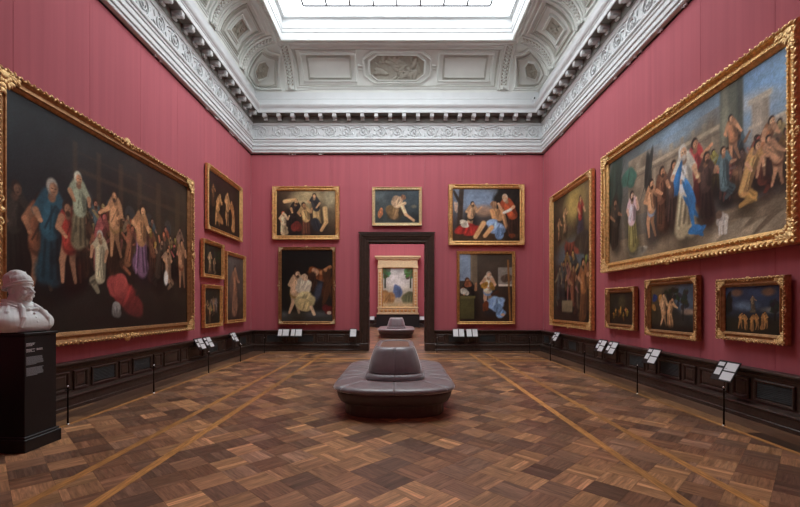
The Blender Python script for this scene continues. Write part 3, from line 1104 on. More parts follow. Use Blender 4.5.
class Paint:
    """small raster, written to the vertices of the canvas; u,v in 0..1 with v down"""
    warp = staticmethod(lambda p: p)

    def __init__(self, W, H, aspect, seed=0):
        self.W, self.H, self.asp = W, H, aspect
        self.U, self.V = np.meshgrid(np.linspace(0, 1, W), np.linspace(0, 1, H))
        self.a = np.zeros((H, W, 3))
        self.r = np.random.RandomState(seed)

    def cloud(self, s, seed):
        r = np.random.RandomState(seed)
        out = np.zeros((self.H, self.W)); amp = 1.0
        for k in range(4):
            n = max(2, int(s * 2 ** k)); m = max(2, int(n * self.asp))
            g = r.rand(n + 2, m + 2)
            y = self.V * n; x = self.U * m
            i = np.floor(y).astype(int); j = np.floor(x).astype(int)
            fy = y - i; fx = x - j
            fy = fy * fy * (3 - 2 * fy); fx = fx * fx * (3 - 2 * fx)
            out += amp * ((g[i, j] * (1 - fx) + g[i, j + 1] * fx) * (1 - fy) + (g[i + 1, j] * (1 - fx) + g[i + 1, j + 1] * fx) * fy)
            amp *= 0.55
        return out / 2.2

    def mix(self, mask, col, noise=0.0):
        col = np.array(col, float)
        k = mask[..., None]
        c = col[None, None, :]
        if noise:
            if not hasattr(self, 'tex'): self.tex = [self.cloud(12, q)[..., None] - 0.5 for q in (3, 9, 27)]
            c = c * (1 + noise * 2 * self.tex[self.r.randint(3)])
        self.a = self.a * (1 - k) + c * k

    def bg(self, tl, tr, bl, br, noise=0.3):
        U, V = self.U[..., None], self.V[..., None]
        tl, tr, bl, br = [np.array(q, float)[None, None] for q in (tl, tr, bl, br)]
        self.a = (tl * (1 - U) + tr * U) * (1 - V) + (bl * (1 - U) + br * U) * V
        self.a = self.a * (1 + noise * (self.cloud(5, self.r.randint(1e6)) - 0.5)[..., None] * 2)

    def rect(self, u0, v0, u1, v1, col, soft=0.012, al=1.0, noise=0.15):
        u0, u1 = self.warp(u0), self.warp(u1)
        s = lambda x: np.clip(x / soft + 0.5, 0, 1)
        m = s(self.U - u0) * s(u1 - self.U) * s(self.V - v0) * s(v1 - self.V)
        self.mix(m * al, col, noise)

    def _blob(self, x0, y0, ru, rv, ang, col, soft=0.3, al=1.0, noise=0.25):
        x = self.U * self.asp - x0; y = self.V - y0
        c, s = math.cos(ang), math.sin(ang)
        X = (x * c + y * s) / ru; Y = (-x * s + y * c) / rv
        d = np.sqrt(X * X + Y * Y)
        self.mix(np.clip((1 - d) / soft + 0.5, 0, 1) * al, col, noise)

    def blob(self, u, v, ru, rv, ang, col, soft=0.3, al=1.0, noise=0.25):
        """ellipse; radii in fractions of the height; folds when it is large"""
        x0 = self.warp(u) * self.asp
        if soft < 0.5 and min(ru, rv) > 0.03:
            for k in range(6):
                c, s = math.cos(ang), math.sin(ang)
                a_, b_ = self.r.uniform(-0.5, 0.5) * ru, self.r.uniform(-0.5, 0.5) * rv
                g = self.r.uniform(0.8, 1.12)
                self._blob(x0 + a_ * c - b_ * s, v + a_ * s + b_ * c, ru * self.r.uniform(0.5, 0.7), rv * self.r.uniform(0.5, 0.7), ang + self.r.uniform(-0.6, 0.6), tuple(min(255, q * g) for q in col), soft, al, noise)
        else:
            self._blob(x0, v, ru, rv, ang, col, soft, al, noise)
        if soft < 0.5 and min(ru, rv) > 0.04:
            n = 5
            for k in range(n):
                f = -0.8 + 1.6 * (k + self.r.uniform(0.2, 0.8)) / n
                g = self.r.uniform(0.55, 1.35)
                c, s = math.cos(ang), math.sin(ang)
                ox, oy = (f * ru * c * 0.7, f * ru * s * 0.7)
                self._blob(x0 + ox, v + oy, ru * 0.09, rv * 0.72 * math.sqrt(max(0.1, 1 - f * f)), ang + self.r.uniform(-0.4, 0.4), tuple(min(255, q * g) for q in col), 0.7, 0.65 * al, 0)

    def _stroke(self, p, q, w0, w1, col, soft=0.45, al=1.0):
        x = self.U * self.asp; y = self.V
        dx, dy = q[0] - p[0], q[1] - p[1]
        t = np.clip(((x - p[0]) * dx + (y - p[1]) * dy) / max(1e-9, dx * dx + dy * dy), 0, 1)
        d = np.hypot(x - p[0] - t * dx, y - p[1] - t * dy) / (w0 + (w1 - w0) * t)
        self.mix(np.clip((1 - d) / soft + 0.5, 0, 1) * al, col, 0.15)

    def stroke(self, p, q, w, col, soft=0.45, al=1.0):
        P = (self.warp(p[0]) * self.asp, p[1]); Q = (self.warp(q[0]) * self.asp, q[1])
        self._stroke(P, Q, w, w * 0.85, col, soft, al)
        o = w * 0.35
        self._stroke((P[0] - o, P[1] - o * 0.4), (Q[0] - o, Q[1] - o * 0.4), w * 0.35, w * 0.3, tuple(min(255, k * 1.18) for k in col), 0.8, 0.7 * al)

    def arch(self, u, v0, w, v1, col, al=1.0):
        """round-headed opening: v0 springing, v1 foot"""
        uu = self.warp(u)
        s = lambda x: np.clip(x / 0.012 + 0.5, 0, 1)
        self.mix(s(self.U - uu + w / self.asp) * s(uu + w / self.asp - self.U) * s(self.V - v0) * s(v1 - self.V) * al, col, 0.15)
        self._blob(uu * self.asp, v0, w, w, 0, col, soft=0.15, al=al)

    def fig(self, u, base, h, robe, skin=(176, 128, 92), lean=0.0, robe2=None, kneel=False, arm=1, hair=(50, 36, 28), al=1.0, bare=None):
        """generic draped or bare figure, lit from the upper left"""
        r = self.r
        x = self.warp(u) * self.asp
        sk = lambda k: tuple(min(255, q * k) for q in skin)
        cl = lambda k, c: tuple(min(255, q * k) for q in c)
        if bare is None: bare = r.rand() < 0.35
        robe2 = robe2 or cl(0.72, robe)
        legh = (0.24 if kneel else 0.5) * h
        hip = (x + r.uniform(-0.03, 0.03) * h, base - legh)
        shx = x + lean * h * 0.8
        sh = (shx, base - h + 0.19 * h)
        hd = (shx + lean * 0.15 * h + r.uniform(-0.02, 0.03) * h, base - h + 0.09 * h)
        # dark contour behind
        self._stroke(hip, (x + 0.05 * h, base), 0.19 * h, 0.2 * h, cl(0.28, robe2), 0.9, 0.55 * al)
        # legs or skirt
        if bare and not kneel:
            for s in (-1, 1):
                kn = (x + s * r.uniform(0.03, 0.1) * h, base - 0.26 * h)
                ft = (x + s * r.uniform(0.05, 0.15) * h, base)
                self._stroke((hip[0] + s * 0.05 * h, hip[1]), kn, 0.065 * h, 0.048 * h, sk(0.82 - 0.12 * s), al=al)
                self._stroke(kn, ft, 0.046 * h, 0.024 * h, sk(0.85 - 0.12 * s), al=al)
            self._blob(hip[0], hip[1] + 0.06 * h, 0.12 * h, 0.11 * h, 0, robe2, al=al)
        elif kneel:
            kn = (x + arm * r.uniform(0.16, 0.26) * h, base - r.uniform(0.08, 0.2) * h)
            ft = (x + arm * r.uniform(-0.1, 0.12) * h, base)
            for c_, o_ in ((cl(0.7, robe2), 0.05), (robe2, 0.0)):
                self._stroke(hip, (kn[0] - o_ * h * arm, kn[1] + o_ * h), 0.1 * h, 0.065 * h, c_, 0.4, al)
                self._stroke((kn[0] - o_ * h * arm, kn[1] + o_ * h), ft, 0.06 * h, 0.04 * h, c_, 0.4, al)
            self._stroke(kn, ft, 0.035 * h, 0.022 * h, sk(0.9), 0.5, 0.8 * al if bare else 0)
            for k in range(5):
                self._stroke((hip[0] + r.uniform(-0.06, 0.06) * h, hip[1]), (kn[0] + r.uniform(-0.08, 0.05) * h, kn[1] + r.uniform(0, 0.1) * h), 0.012 * h, 0.018 * h, cl(r.choice([0.5, 1.3]), robe2), 0.8, 0.6 * al)
        else:
            wide = 0.125
            self._stroke(hip, (x + r.uniform(-0.06, 0.06) * h, base - 0.06 * h), 0.115 * h, wide * h, robe2, 0.4, al)
            for k in range(3):
                self._blob(x + r.uniform(-0.12, 0.12) * h, base - r.uniform(0.02, 0.5) * legh, r.uniform(0.06, 0.12) * h, r.uniform(0.06, 0.14) * h, r.uniform(-0.6, 0.6), cl(r.uniform(0.7, 1.15), robe2), 0.5, 0.9 * al)
            for k in range(6):
                f = (k - 2.5) / 2.5
                g = (1.35, 0.6, 1.2, 0.5, 0.95, 0.45)[k] * r.uniform(0.9, 1.1)
                self._stroke((hip[0] + f * 0.08 * h, hip[1] + r.uniform(-0.05, 0.1) * h), (x + (f + r.uniform(-0.35, 0.35)) * wide * 0.9 * h, base - r.uniform(0.0, 0.12) * h), 0.012 * h, 0.022 * h, cl(g, robe2), 0.8, 0.6 * al)
        # torso
        tc = sk(0.92) if (bare and r.rand() < 0.5) else robe
        self._stroke(hip, (sh[0], sh[1] + 0.02 * h), 0.115 * h, 0.13 * h, tc, 0.25, al)
        self._stroke((hip[0] - 0.05 * h, hip[1]), (sh[0] - 0.06 * h, sh[1] + 0.04 * h), 0.045 * h, 0.05 * h, cl(1.28, tc), 0.9, 0.7 * al)
        self._stroke((hip[0] + 0.08 * h, hip[1]), (sh[0] + 0.09 * h, sh[1] + 0.04 * h), 0.04 * h, 0.04 * h, cl(0.5, tc), 0.9, 0.7 * al)
        for k in range(3):
            f = r.uniform(-0.08, 0.08)
            self._stroke((hip[0] + f * h, hip[1]), (sh[0] - f * h * 0.6, sh[1] + 0.08 * h), 0.01 * h, 0.012 * h, cl(r.choice([0.55, 1.3]), tc), 0.8, 0.6 * al)
        # arms
        for s in (arm, -arm):
            e = (sh[0] + s * r.uniform(0.14, 0.2) * h, sh[1] + r.uniform(0.1, 0.17) * h)
            hn = (sh[0] + s * r.uniform(0.12, 0.34) * h, sh[1] + r.uniform(-0.04, 0.28) * h) if s == arm else (sh[0] + s * r.uniform(0.0, 0.14) * h, sh[1] + r.uniform(0.2, 0.32) * h)
            self._stroke((sh[0] + s * 0.1 * h, sh[1] + 0.03 * h), e, 0.052 * h, 0.042 * h, tc if not bare else sk(0.9), al=al)
            self._stroke(e, hn, 0.038 * h, 0.024 * h, sk(1.02), al=al)
            self._blob(hn[0], hn[1], 0.028 * h, 0.022 * h, 0, sk(1.08), al=al)
        # head
        self._stroke(sh, hd, 0.045 * h, 0.04 * h, sk(0.75), al=al)
        self._blob(hd[0] - 0.008 * h, hd[1] - 0.012 * h, 0.068 * h, 0.082 * h, lean, hair, al=al)
        self._blob(hd[0] + 0.012 * h * arm, hd[1] + 0.012 * h, 0.05 * h, 0.066 * h, lean, sk(0.95), al=al)
        self._blob(hd[0] - 0.012 * h, hd[1] + 0.005 * h, 0.024 * h, 0.04 * h, 0, sk(1.22), soft=0.8, al=0.8 * al)
        ex = hd[0] + 0.014 * h * arm
        for q in (-0.02, 0.02):
            self._blob(ex + q * h, hd[1] + 0.004 * h, 0.010 * h, 0.007 * h, 0, sk(0.3), soft=0.8, al=0.8 * al)
        self._blob(ex, hd[1] + 0.044 * h, 0.016 * h, 0.006 * h, 0, sk(0.45), soft=0.8, al=0.7 * al)
        if r.rand() < 0.4:
            self._blob(ex, hd[1] + 0.066 * h, 0.036 * h, 0.036 * h, 0, cl(1.0, hair), soft=0.6, al=0.85 * al)

    def crowd(self, n, u0, u1, v0, v1, h0, h1, palette, skin=(160, 112, 80)):
        items = sorted([(self.r.uniform(v0, v1), u0 + (u1 - u0) * (k + self.r.uniform(0, 1)) / n) for k in range(n)])
        for v, u in items:
            c = palette[self.r.randint(len(palette))]
            k = self.r.uniform(0.7, 1.15)
            self.fig(u, v, self.r.uniform(h0, h1), tuple(q * k for q in c), tuple(q * self.r.uniform(0.7, 1.05) for q in skin), self.r.uniform(-0.15, 0.15), arm=self.r.choice([-1, 1]), kneel=self.r.rand() < 0.2)

    def tree(self, u, v, w, h, col):
        self.stroke((u, v), (u + 0.01, v - h), 0.02, tuple(q * 0.5 for q in col))
        for _ in range(26):
            self._blob(self.warp(u + self.r.uniform(-w, w)) * self.asp, v - h + self.r.uniform(-0.6, 0.5) * h * 0.7, self.r.uniform(0.03, 0.09), self.r.uniform(0.025, 0.06), self.r.uniform(0, 3), tuple(q * self.r.uniform(0.6, 1.25) for q in col), al=0.8)

    def attr(self):
        a = self.a * (1 + 0.10 * (self.r.rand(self.H, self.W, 1) - 0.5) * 2)
        return np.clip(to_lin(a * (0.78 + 0.44 * self.cloud(3, 77)[..., None])) * 1.2, 0, 0.9)


def p_crowd_dark(P):
    P.bg((24, 34, 40), (62, 54, 42), (34, 31, 28), (52, 42, 32), 0.35)
    for u, w in ((0.46, 0.05), (0.60, 0.045), (0.70, 0.045), (0.80, 0.04), (0.90, 0.04)):
        P.arch(u, 0.34, w, 0.6, (70, 74, 72), 0.55)
        P.arch(u, 0.36, w * 0.7, 0.6, (50, 56, 58), 0.6)
    for u in (0.40, 0.53, 0.65, 0.75, 0.85, 0.95):
        P.rect(u - 0.012, 0.08, u + 0.012, 0.6, (82, 66, 46), al=0.55)
    P.rect(0.42, 0.2, 1.0, 0.225, (80, 66, 48), al=0.5); P.rect(0.42, 0.12, 1.0, 0.13, (70, 58, 42), al=0.5)
    P.crowd(26, 0.42, 0.98, 0.56, 0.68, 0.2, 0.27, [(100, 74, 54), (66, 82, 84), (124, 86, 56), (60, 56, 46), (138, 76, 52), (150, 120, 84)], (172, 124, 88))
    P.crowd(9, 0.3, 0.97, 0.68, 0.78, 0.28, 0.34, [(96, 70, 52), (70, 84, 80), (120, 80, 56), (70, 60, 48)], (172, 124, 88))
    P.fig(0.06, 0.72, 0.36, (50, 46, 40), (110, 84, 66), bare=False)
    P.fig(0.20, 0.80, 0.42, (150, 92, 62), (168, 118, 86), bare=True)
    P.fig(0.27, 0.76, 0.46, (44, 84, 98), (176, 130, 98), hair=(190, 185, 170), bare=False)
    P.fig(0.36, 0.76, 0.38, (158, 58, 48), (190, 140, 106), bare=True)
    P.fig(0.42, 0.58, 0.36, (150, 158, 132), (180, 134, 100), hair=(190, 190, 170), bare=False, robe2=(120, 110, 84))
    P.fig(0.62, 0.60, 0.36, (196, 150, 96), (196, 146, 104), arm=-1, bare=True)
    P.fig(0.76, 0.68, 0.42, (178, 130, 90), (206, 156, 112), robe2=(132, 100, 124), bare=False)
    P.fig(0.54, 0.80, 0.32, (196, 184, 150), (190, 146, 110), kneel=True, arm=-1, hair=(200, 196, 180))
    P.blob(0.69, 0.82, 0.15, 0.09, 0.35, (166, 66, 62)); P.blob(0.63, 0.77, 0.08, 0.08, -0.4, (186, 86, 80)); P.blob(0.62, 0.90, 0.05, 0.045, 0, (214, 212, 204))
    P.fig(0.90, 0.76, 0.28, (160, 128, 100), (186, 138, 100), kneel=True); P.blob(0.89, 0.69, 0.025, 0.05, 0, (214, 208, 198))
    P.fig(0.97, 0.74, 0.34, (150, 84, 56), (176, 130, 96), bare=True)
    P.rect(-0.1, 0.9, 1.1, 1.1, (32, 30, 26), soft=0.2, al=0.7)


def p_temple(P):
    P.bg((84, 90, 84), (150, 178, 202), (128, 114, 94), (138, 126, 108), 0.15)
    P.rect(0.10, 0.10, 0.66, 0.62, (140, 126, 106), noise=0.3)
    P.blob(0.9, 0.08, 0.34, 0.22, 0, (126, 166, 204), soft=0.9); P.blob(0.78, 0.2, 0.18, 0.06, 0.2, (200, 206, 208), soft=0.9, al=0.8)
    P.blob(0.36, 0.1, 0.3, 0.1, 0, (140, 168, 190), soft=0.9, al=0.8)
    for u, w in ((0.26, 0.05), (0.40, 0.065), (0.52, 0.05)):
        P.arch(u, 0.4, w, 0.64, (96, 84, 70), 0.9); P.arch(u + 0.008, 0.42, w * 0.75, 0.64, (74, 66, 56), 0.8)
    P.rect(0.10, 0.22, 0.6, 0.25, (176, 160, 134)); P.rect(0.10, 0.27, 0.6, 0.28, (112, 100, 84))
    for u in (0.2, 0.24, 0.33, 0.36, 0.46, 0.49, 0.56):
        P.rect(u - 0.006, 0.28, u + 0.006, 0.62, (168, 152, 126), al=0.85)
    for u in (0.14, 0.2, 0.26, 0.32, 0.38, 0.44, 0.5):
        P.rect(u, 0.16, u + 0.02, 0.22, (160, 148, 126), al=0.8)
    P.rect(0.78, 0.2, 0.88, 0.66, (176, 164, 146)); P.rect(0.76, 0.18, 0.9, 0.215, (198, 188, 168)); P.rect(0.76, 0.34, 0.9, 0.36, (196, 184, 164)); P.rect(0.845, 0.22, 0.88, 0.66, (146, 134, 118), al=0.8)
    P.rect(0.88, 0.36, 1.05, 0.68, (170, 160, 144)); P.arch(0.96, 0.5, 0.07, 0.74, (124, 132, 136)); P.rect(0.88, 0.35, 1.05, 0.37, (196, 186, 168))
    P.rect(0.60, -0.1, 0.73, 0.66, (104, 106, 90)); P.rect(0.61, -0.1, 0.645, 0.66, (142, 140, 118), al=0.8); P.rect(0.695, -0.1, 0.73, 0.64, (72, 76, 68), al=0.8)
    P.blob(0.03, 0.3, 0.16, 0.36, 0.2, (46, 66, 58)); P.blob(0.02, 0.6, 0.12, 0.3, 0, (40, 44, 36)); P.blob(0.1, 0.24, 0.12, 0.1, 0.4, (70, 116, 100)); P.blob(0.2, 0.36, 0.05, 0.24, 0.25, (50, 54, 48))
    P.rect(-0.1, 0.8, 1.1, 1.1, (146, 130, 106)); P.blob(0.84, 0.93, 0.5, 0.08, -0.06, (172, 158, 134)); P.blob(0.86, 0.84, 0.4, 0.04, -0.05, (128, 114, 94)); P.blob(0.14, 0.93, 0.2, 0.05, 0, (172, 164, 146))
    P.crowd(18, 0.44, 0.98, 0.64, 0.76, 0.26, 0.34, [(120, 84, 58), (78, 102, 112), (160, 118, 64), (98, 76, 60), (138, 70, 54), (176, 130, 96)], (196, 146, 110))
    P.fig(0.68, 0.5, 0.3, (170, 118, 82), (206, 152, 112), lean=-0.1, bare=True); P.fig(0.84, 0.66, 0.32, (160, 110, 76), (212, 162, 122), lean=0.2, bare=True); P.fig(0.93, 0.74, 0.3, (150, 100, 72), (206, 156, 118), lean=-0.2, bare=True)
    P.fig(0.03, 0.84, 0.46, (64, 58, 48), (140, 104, 78), bare=False); P.fig(0.12, 0.90, 0.52, (222, 190, 192), (216, 174, 146), robe2=(160, 150, 92), bare=False); P.fig(0.22, 0.84, 0.48, (184, 152, 110), (206, 154, 114), robe2=(130, 140, 156), bare=True)
    P.fig(0.28, 0.8, 0.5, (110, 76, 56), (186, 136, 100), bare=False); P.fig(0.34, 0.78, 0.48, (90, 70, 60), (186, 136, 100), bare=False)
    P.fig(0.46, 0.72, 0.5, (184, 70, 68), (196, 144, 106), bare=False); P.fig(0.52, 0.82, 0.46, (76, 58, 50), (170, 124, 92), bare=False)
    P.fig(0.40, 0.88, 0.66, (226, 218, 200), (206, 164, 128), robe2=(204, 188, 150), hair=(222, 216, 204), bare=False)
    P.blob(0.365, 0.46, 0.035, 0.13, 0.2, (60, 126, 186)); P.blob(0.435, 0.66, 0.035, 0.22, -0.12, (66, 136, 198)); P.blob(0.465, 0.88, 0.09, 0.035, 0.15, (58, 128, 190))
    P.fig(0.74, 0.8, 0.36, (210, 162, 104), (216, 166, 126), lean=0.25, kneel=True, robe2=(186, 146, 86)); P.fig(0.62, 0.72, 0.34, (96, 120, 124), (196, 146, 110), kneel=True)
    P.blob(0.615, 0.86, 0.05, 0.045, 0.3, (222, 214, 202)); P.blob(0.595, 0.82, 0.028, 0.028, 0, (120, 100, 84))
    for u in (0.6, 0.612, 0.63, 0.638):
        P.stroke((u, 0.87), (u - 0.002, 0.95), 0.010, (214, 206, 194))


def p_warm_group(P):
    P.bg((60, 46, 32), (150, 134, 104), (34, 28, 24), (60, 44, 30))
    P.blob(0.5, 0.2, 0.34, 0.24, -0.3, (188, 168, 124), soft=0.8); P.blob(0.9, 0.15, 0.12, 0.2, 0, (170, 156, 122), soft=0.8)
    P.fig(0.28, 0.9, 0.72, (44, 36, 32), (206, 160, 110), lean=0.1, arm=1); P.fig(0.68, 0.72, 0.66, (52, 50, 50), (200, 156, 112), lean=-0.1, arm=-1, robe2=(196, 160, 108))
    P.fig(0.52, 0.98, 0.72, (184, 150, 100), (170, 124, 86), lean=-0.1, robe2=(96, 60, 44)); P.blob(0.36, 0.78, 0.14, 0.13, 0.3, (108, 44, 36)); P.blob(0.7, 0.76, 0.14, 0.16, 0, (44, 44, 48))
    P.stroke((0.82, 0.4), (0.84, 0.7), 0.055, (206, 168, 116)); P.stroke((0.84, 0.7), (0.76, 0.88), 0.04, (200, 156, 106)); P.stroke((0.14, 0.24), (0.32, 0.2), 0.045, (212, 170, 118))
    P.fig(0.12, 0.96, 0.5, (222, 196, 158), (216, 176, 132), hair=(186, 82, 50), robe2=(214, 184, 142))


def p_bent_nude(P):
    P.bg((86, 94, 96), (70, 84, 92), (58, 62, 58), (44, 48, 48), 0.35)
    P.blob(0.45, 0.72, 0.28, 0.24, 0, (70, 58, 42)); P.blob(0.42, 0.6, 0.2, 0.26, 0.5, (124, 96, 62))
    P.blob(0.5, 0.36, 0.16, 0.2, 0.5, (206, 168, 132)); P.blob(0.64, 0.24, 0.075, 0.09, 0, (150, 104, 76)); P.stroke((0.5, 0.5), (0.68, 0.4), 0.055, (214, 176, 138))
    P.stroke((0.62, 0.5), (0.7, 0.74), 0.06, (212, 176, 138)); P.stroke((0.7, 0.74), (0.88, 0.92), 0.045, (206, 160, 120)); P.stroke((0.5, 0.62), (0.44, 0.84), 0.05, (140, 108, 74))
    P.blob(0.13, 0.7, 0.09, 0.15, 0.3, (186, 118, 78)); P.blob(0.88, 0.5, 0.08, 0.05, 0, (112, 108, 92), soft=0.8)


def p_meadow_group(P):
    P.bg((120, 132, 150), (60, 56, 48), (58, 42, 32), (44, 34, 26), 0.2)
    P.blob(0.42, 0.22, 0.4, 0.2, 0, (132, 150, 172), soft=0.8); P.blob(0.45, 0.42, 0.2, 0.1, 0, (196, 152, 120), soft=0.9, al=0.8)
    P.blob(0.9, 0.25, 0.34, 0.3, 0.3, (34, 32, 26)); P.stroke((0.1, 0.8), (0.14, -0.1), 0.05, (56, 44, 34)); P.stroke((0.12, 0.3), (0.02, 0.05), 0.03, (48, 38, 30)); P.blob(0.05, 0.35, 0.04, 0.1, 0, (214, 180, 150), al=0.8)
    P.rect(0.0, 0.85, 1.0, 1.1, (70, 52, 36))
    P.fig(0.26, 0.8, 0.56, (40, 44, 34), (206, 160, 120), lean=0.1); P.blob(0.24, 0.8, 0.24, 0.13, 0.1, (176, 52, 44)); P.blob(0.18, 0.66, 0.12, 0.07, 0.4, (228, 214, 190))
    P.blob(0.66, 0.44, 0.11, 0.17, 0, (206, 154, 106)); P.blob(0.61, 0.3, 0.07, 0.085, 0, (168, 128, 96)); P.stroke((0.58, 0.42), (0.62, 0.6), 0.04, (200, 146, 98)); P.stroke((0.74, 0.42), (0.8, 0.74), 0.04, (210, 160, 112))
    P.blob(0.64, 0.72, 0.2, 0.12, 0.25, (140, 164, 196)); P.blob(0.7, 0.84, 0.1, 0.13, 0, (120, 148, 186)); P.stroke((0.46, 0.66), (0.34, 0.92), 0.05, (206, 156, 108)); P.stroke((0.58, 0.74), (0.48, 0.9), 0.045, (204, 152, 104))
    P.fig(0.9, 0.9, 0.8, (170, 80, 48), (206, 164, 126), lean=-0.2, arm=-1, robe2=(60, 40, 30), hair=(198, 176, 150)); P.stroke((0.86, 0.4), (0.76, 0.46), 0.03, (226, 216, 200)); P.blob(0.88, 0.9, 0.07, 0.05, 0, (120, 62, 36))


def p_night_pair(P):
    P.bg((16, 18, 17), (22, 21, 18), (30, 28, 26), (34, 30, 28), 0.25)
    P.rect(0, 0.86, 1, 1.05, (74, 76, 76), soft=0.06); P.rect(0, 0.93, 1, 1.05, (58, 58, 54), soft=0.05)
    P.blob(0.72, 0.36, 0.16, 0.09, 0.3, (122, 66, 32)); P.stroke((0.78, 0.32), (0.95, 0.24), 0.03, (176, 120, 78)); P.blob(0.66, 0.32, 0.05, 0.06, 0, (196, 150, 116)); P.blob(0.6, 0.46, 0.1, 0.14, 0.2, (54, 36, 26))
    P.blob(0.72, 0.58, 0.05, 0.14, 0.3, (66, 70, 84), soft=0.8); P.blob(0.9, 0.5, 0.05, 0.3, 0, (74, 46, 28)); P.blob(0.92, 0.84, 0.1, 0.06, 0.4, (92, 32, 32)); P.blob(0.93, 0.88, 0.03, 0.025, 0, (196, 180, 160))
    P.fig(0.27, 0.88, 0.6, (206, 188, 156), (204, 168, 132), lean=0.05, robe2=(150, 118, 66)); P.blob(0.44, 0.5, 0.11, 0.13, 0.4, (224, 208, 182)); P.blob(0.46, 0.38, 0.045, 0.055, 0, (206, 172, 140)); P.blob(0.5, 0.7, 0.17, 0.13, 0.2, (196, 180, 132)); P.blob(0.44, 0.78, 0.12, 0.1, 0, (176, 158, 112)); P.stroke((0.58, 0.8), (0.64, 0.9), 0.025, (214, 184, 150))


def p_studio(P):
    P.bg((90, 82, 72), (70, 60, 50), (56, 40, 32), (52, 36, 28), 0.2)
    P.rect(-0.1, -0.1, 0.22, 0.4, (142, 160, 182)); P.rect(0.21, -0.1, 0.34, 0.5, (112, 98, 80)); P.rect(0.22, -0.1, 0.245, 0.5, (134, 118, 96))
    P.rect(0.73, 0.2, 1.0, 0.46, (138, 130, 120)); P.blob(0.87, 0.36, 0.1, 0.06, 0.3, (112, 92, 78)); P.rect(0.74, 0.45, 1.05, 0.48, (210, 200, 184)); P.stroke((0.92, 0.1), (0.96, 1), 0.015, (132, 90, 50))
    P.fig(0.2, 0.9, 0.55, (46, 38, 34), (172, 122, 88), hair=(86, 56, 40), lean=-0.05); P.blob(0.16, 0.44, 0.05, 0.055, 0, (150, 88, 60)); P.rect(0.0, 0.64, 0.28, 0.96, (78, 74, 44)); P.rect(0.0, 0.62, 0.3, 0.66, (104, 96, 58)); P.blob(0.1, 0.57, 0.07, 0.05, 0.5, (226, 220, 206))
    P.fig(0.55, 0.8, 0.54, (214, 196, 170), (214, 172, 140), hair=(196, 176, 160), robe2=(120, 150, 190)); P.blob(0.48, 0.46, 0.05, 0.06, 0.4, (176, 130, 54)); P.blob(0.62, 0.48, 0.05, 0.06, -0.4, (160, 118, 52))
    P.blob(0.66, 0.72, 0.16, 0.1, 0.2, (142, 172, 210)); P.blob(0.74, 0.84, 0.11, 0.09, 0.5, (128, 162, 206)); P.stroke((0.72, 0.56), (0.62, 0.6), 0.025, (70, 44, 34)); P.blob(0.5, 0.78, 0.05, 0.08, 0, (112, 60, 34)); P.blob(0.82, 0.9, 0.03, 0.02, 0, (210, 170, 140))


def p_dark_nudes(P):
    P.bg((30, 28, 24), (40, 34, 28), (24, 22, 20), (44, 34, 26))
    P.fig(0.3, 0.92, 0.62, (180, 130, 80), (196, 146, 94), lean=0.2, robe2=(120, 84, 52)); P.fig(0.62, 0.84, 0.66, (188, 136, 84), (200, 150, 98), robe2=(90, 60, 38)); P.fig(0.82, 0.9, 0.6, (150, 100, 60), (190, 138, 90), lean=-0.2, arm=-1, robe2=(176, 128, 80)); P.blob(0.4, 0.8, 0.2, 0.08, 0.3, (150, 104, 64)); P.fig(0.18, 0.6, 0.4, (100, 70, 46), (176, 126, 82))


def p_small_grove(P):
    P.bg((46, 50, 42), (36, 36, 30), (40, 36, 28), (36, 30, 24)); P.tree(0.75, 0.9, 0.2, 0.5, (54, 58, 40)); P.fig(0.38, 0.92, 0.7, (176, 150, 112), (190, 150, 112)); P.fig(0.62, 0.95, 0.55, (120, 100, 76), (180, 140, 104), kneel=True)


def p_small_company(P):
    P.bg((44, 40, 34), (54, 48, 38), (44, 40, 32), (38, 34, 28)); P.crowd(5, 0.2, 0.85, 0.7, 0.95, 0.4, 0.55, [(150, 128, 96), (96, 88, 70), (120, 90, 64), (80, 84, 80)], (180, 146, 112))


def p_single_standing(P):
    P.bg((84, 84, 82), (96, 88, 80), (64, 58, 52), (60, 52, 44)); P.blob(0.5, 0.92, 0.4, 0.1, 0, (70, 60, 48)); P.fig(0.5, 0.9, 0.76, (150, 108, 80), (176, 134, 104), robe2=(140, 104, 80)); P.blob(0.3, 0.5, 0.08, 0.2, 0.1, (104, 82, 70), soft=0.8)


def p_altar_tall(P):
    P.bg((70, 62, 48), (120, 104, 70), (44, 38, 30), (52, 40, 30)); P.blob(0.55, 0.12, 0.16, 0.12, 0, (176, 150, 86), soft=0.9); P.blob(0.5, 0.5, 0.3, 0.12, 0, (92, 104, 108), soft=0.8)
    P.fig(0.72, 0.38, 0.3, (150, 58, 50), (196, 150, 110), robe2=(70, 64, 74)); P.fig(0.3, 0.3, 0.2, (150, 122, 84), (190, 146, 104)); P.fig(0.15, 0.34, 0.18, (130, 106, 74), (180, 136, 96)); P.blob(0.45, 0.44, 0.2, 0.05, 0.2, (108, 56, 44)); P.blob(0.8, 0.44, 0.14, 0.1, 0, (64, 56, 46))
    P.crowd(9, 0.1, 0.95, 0.8, 0.96, 0.3, 0.38, [(70, 58, 46), (130, 92, 56), (60, 64, 60), (112, 70, 48), (92, 76, 58)], (176, 130, 92)); P.rect(0.22, 0.84, 0.5, 0.93, (128, 116, 88)); P.fig(0.8, 0.96, 0.42, (150, 100, 60), (180, 134, 96))


def p_torch_scene(P):
    P.bg((52, 50, 34), (44, 40, 30), (34, 28, 20), (40, 32, 24)); P.blob(0.5, 0.3, 0.2, 0.2, 0, (76, 70, 46), soft=0.9); P.crowd(7, 0.12, 0.8, 0.72, 0.9, 0.2, 0.3, [(176, 132, 52), (150, 100, 40), (120, 84, 40)], (200, 160, 84)); P.blob(0.45, 0.55, 0.03, 0.12, 0, (206, 160, 70))


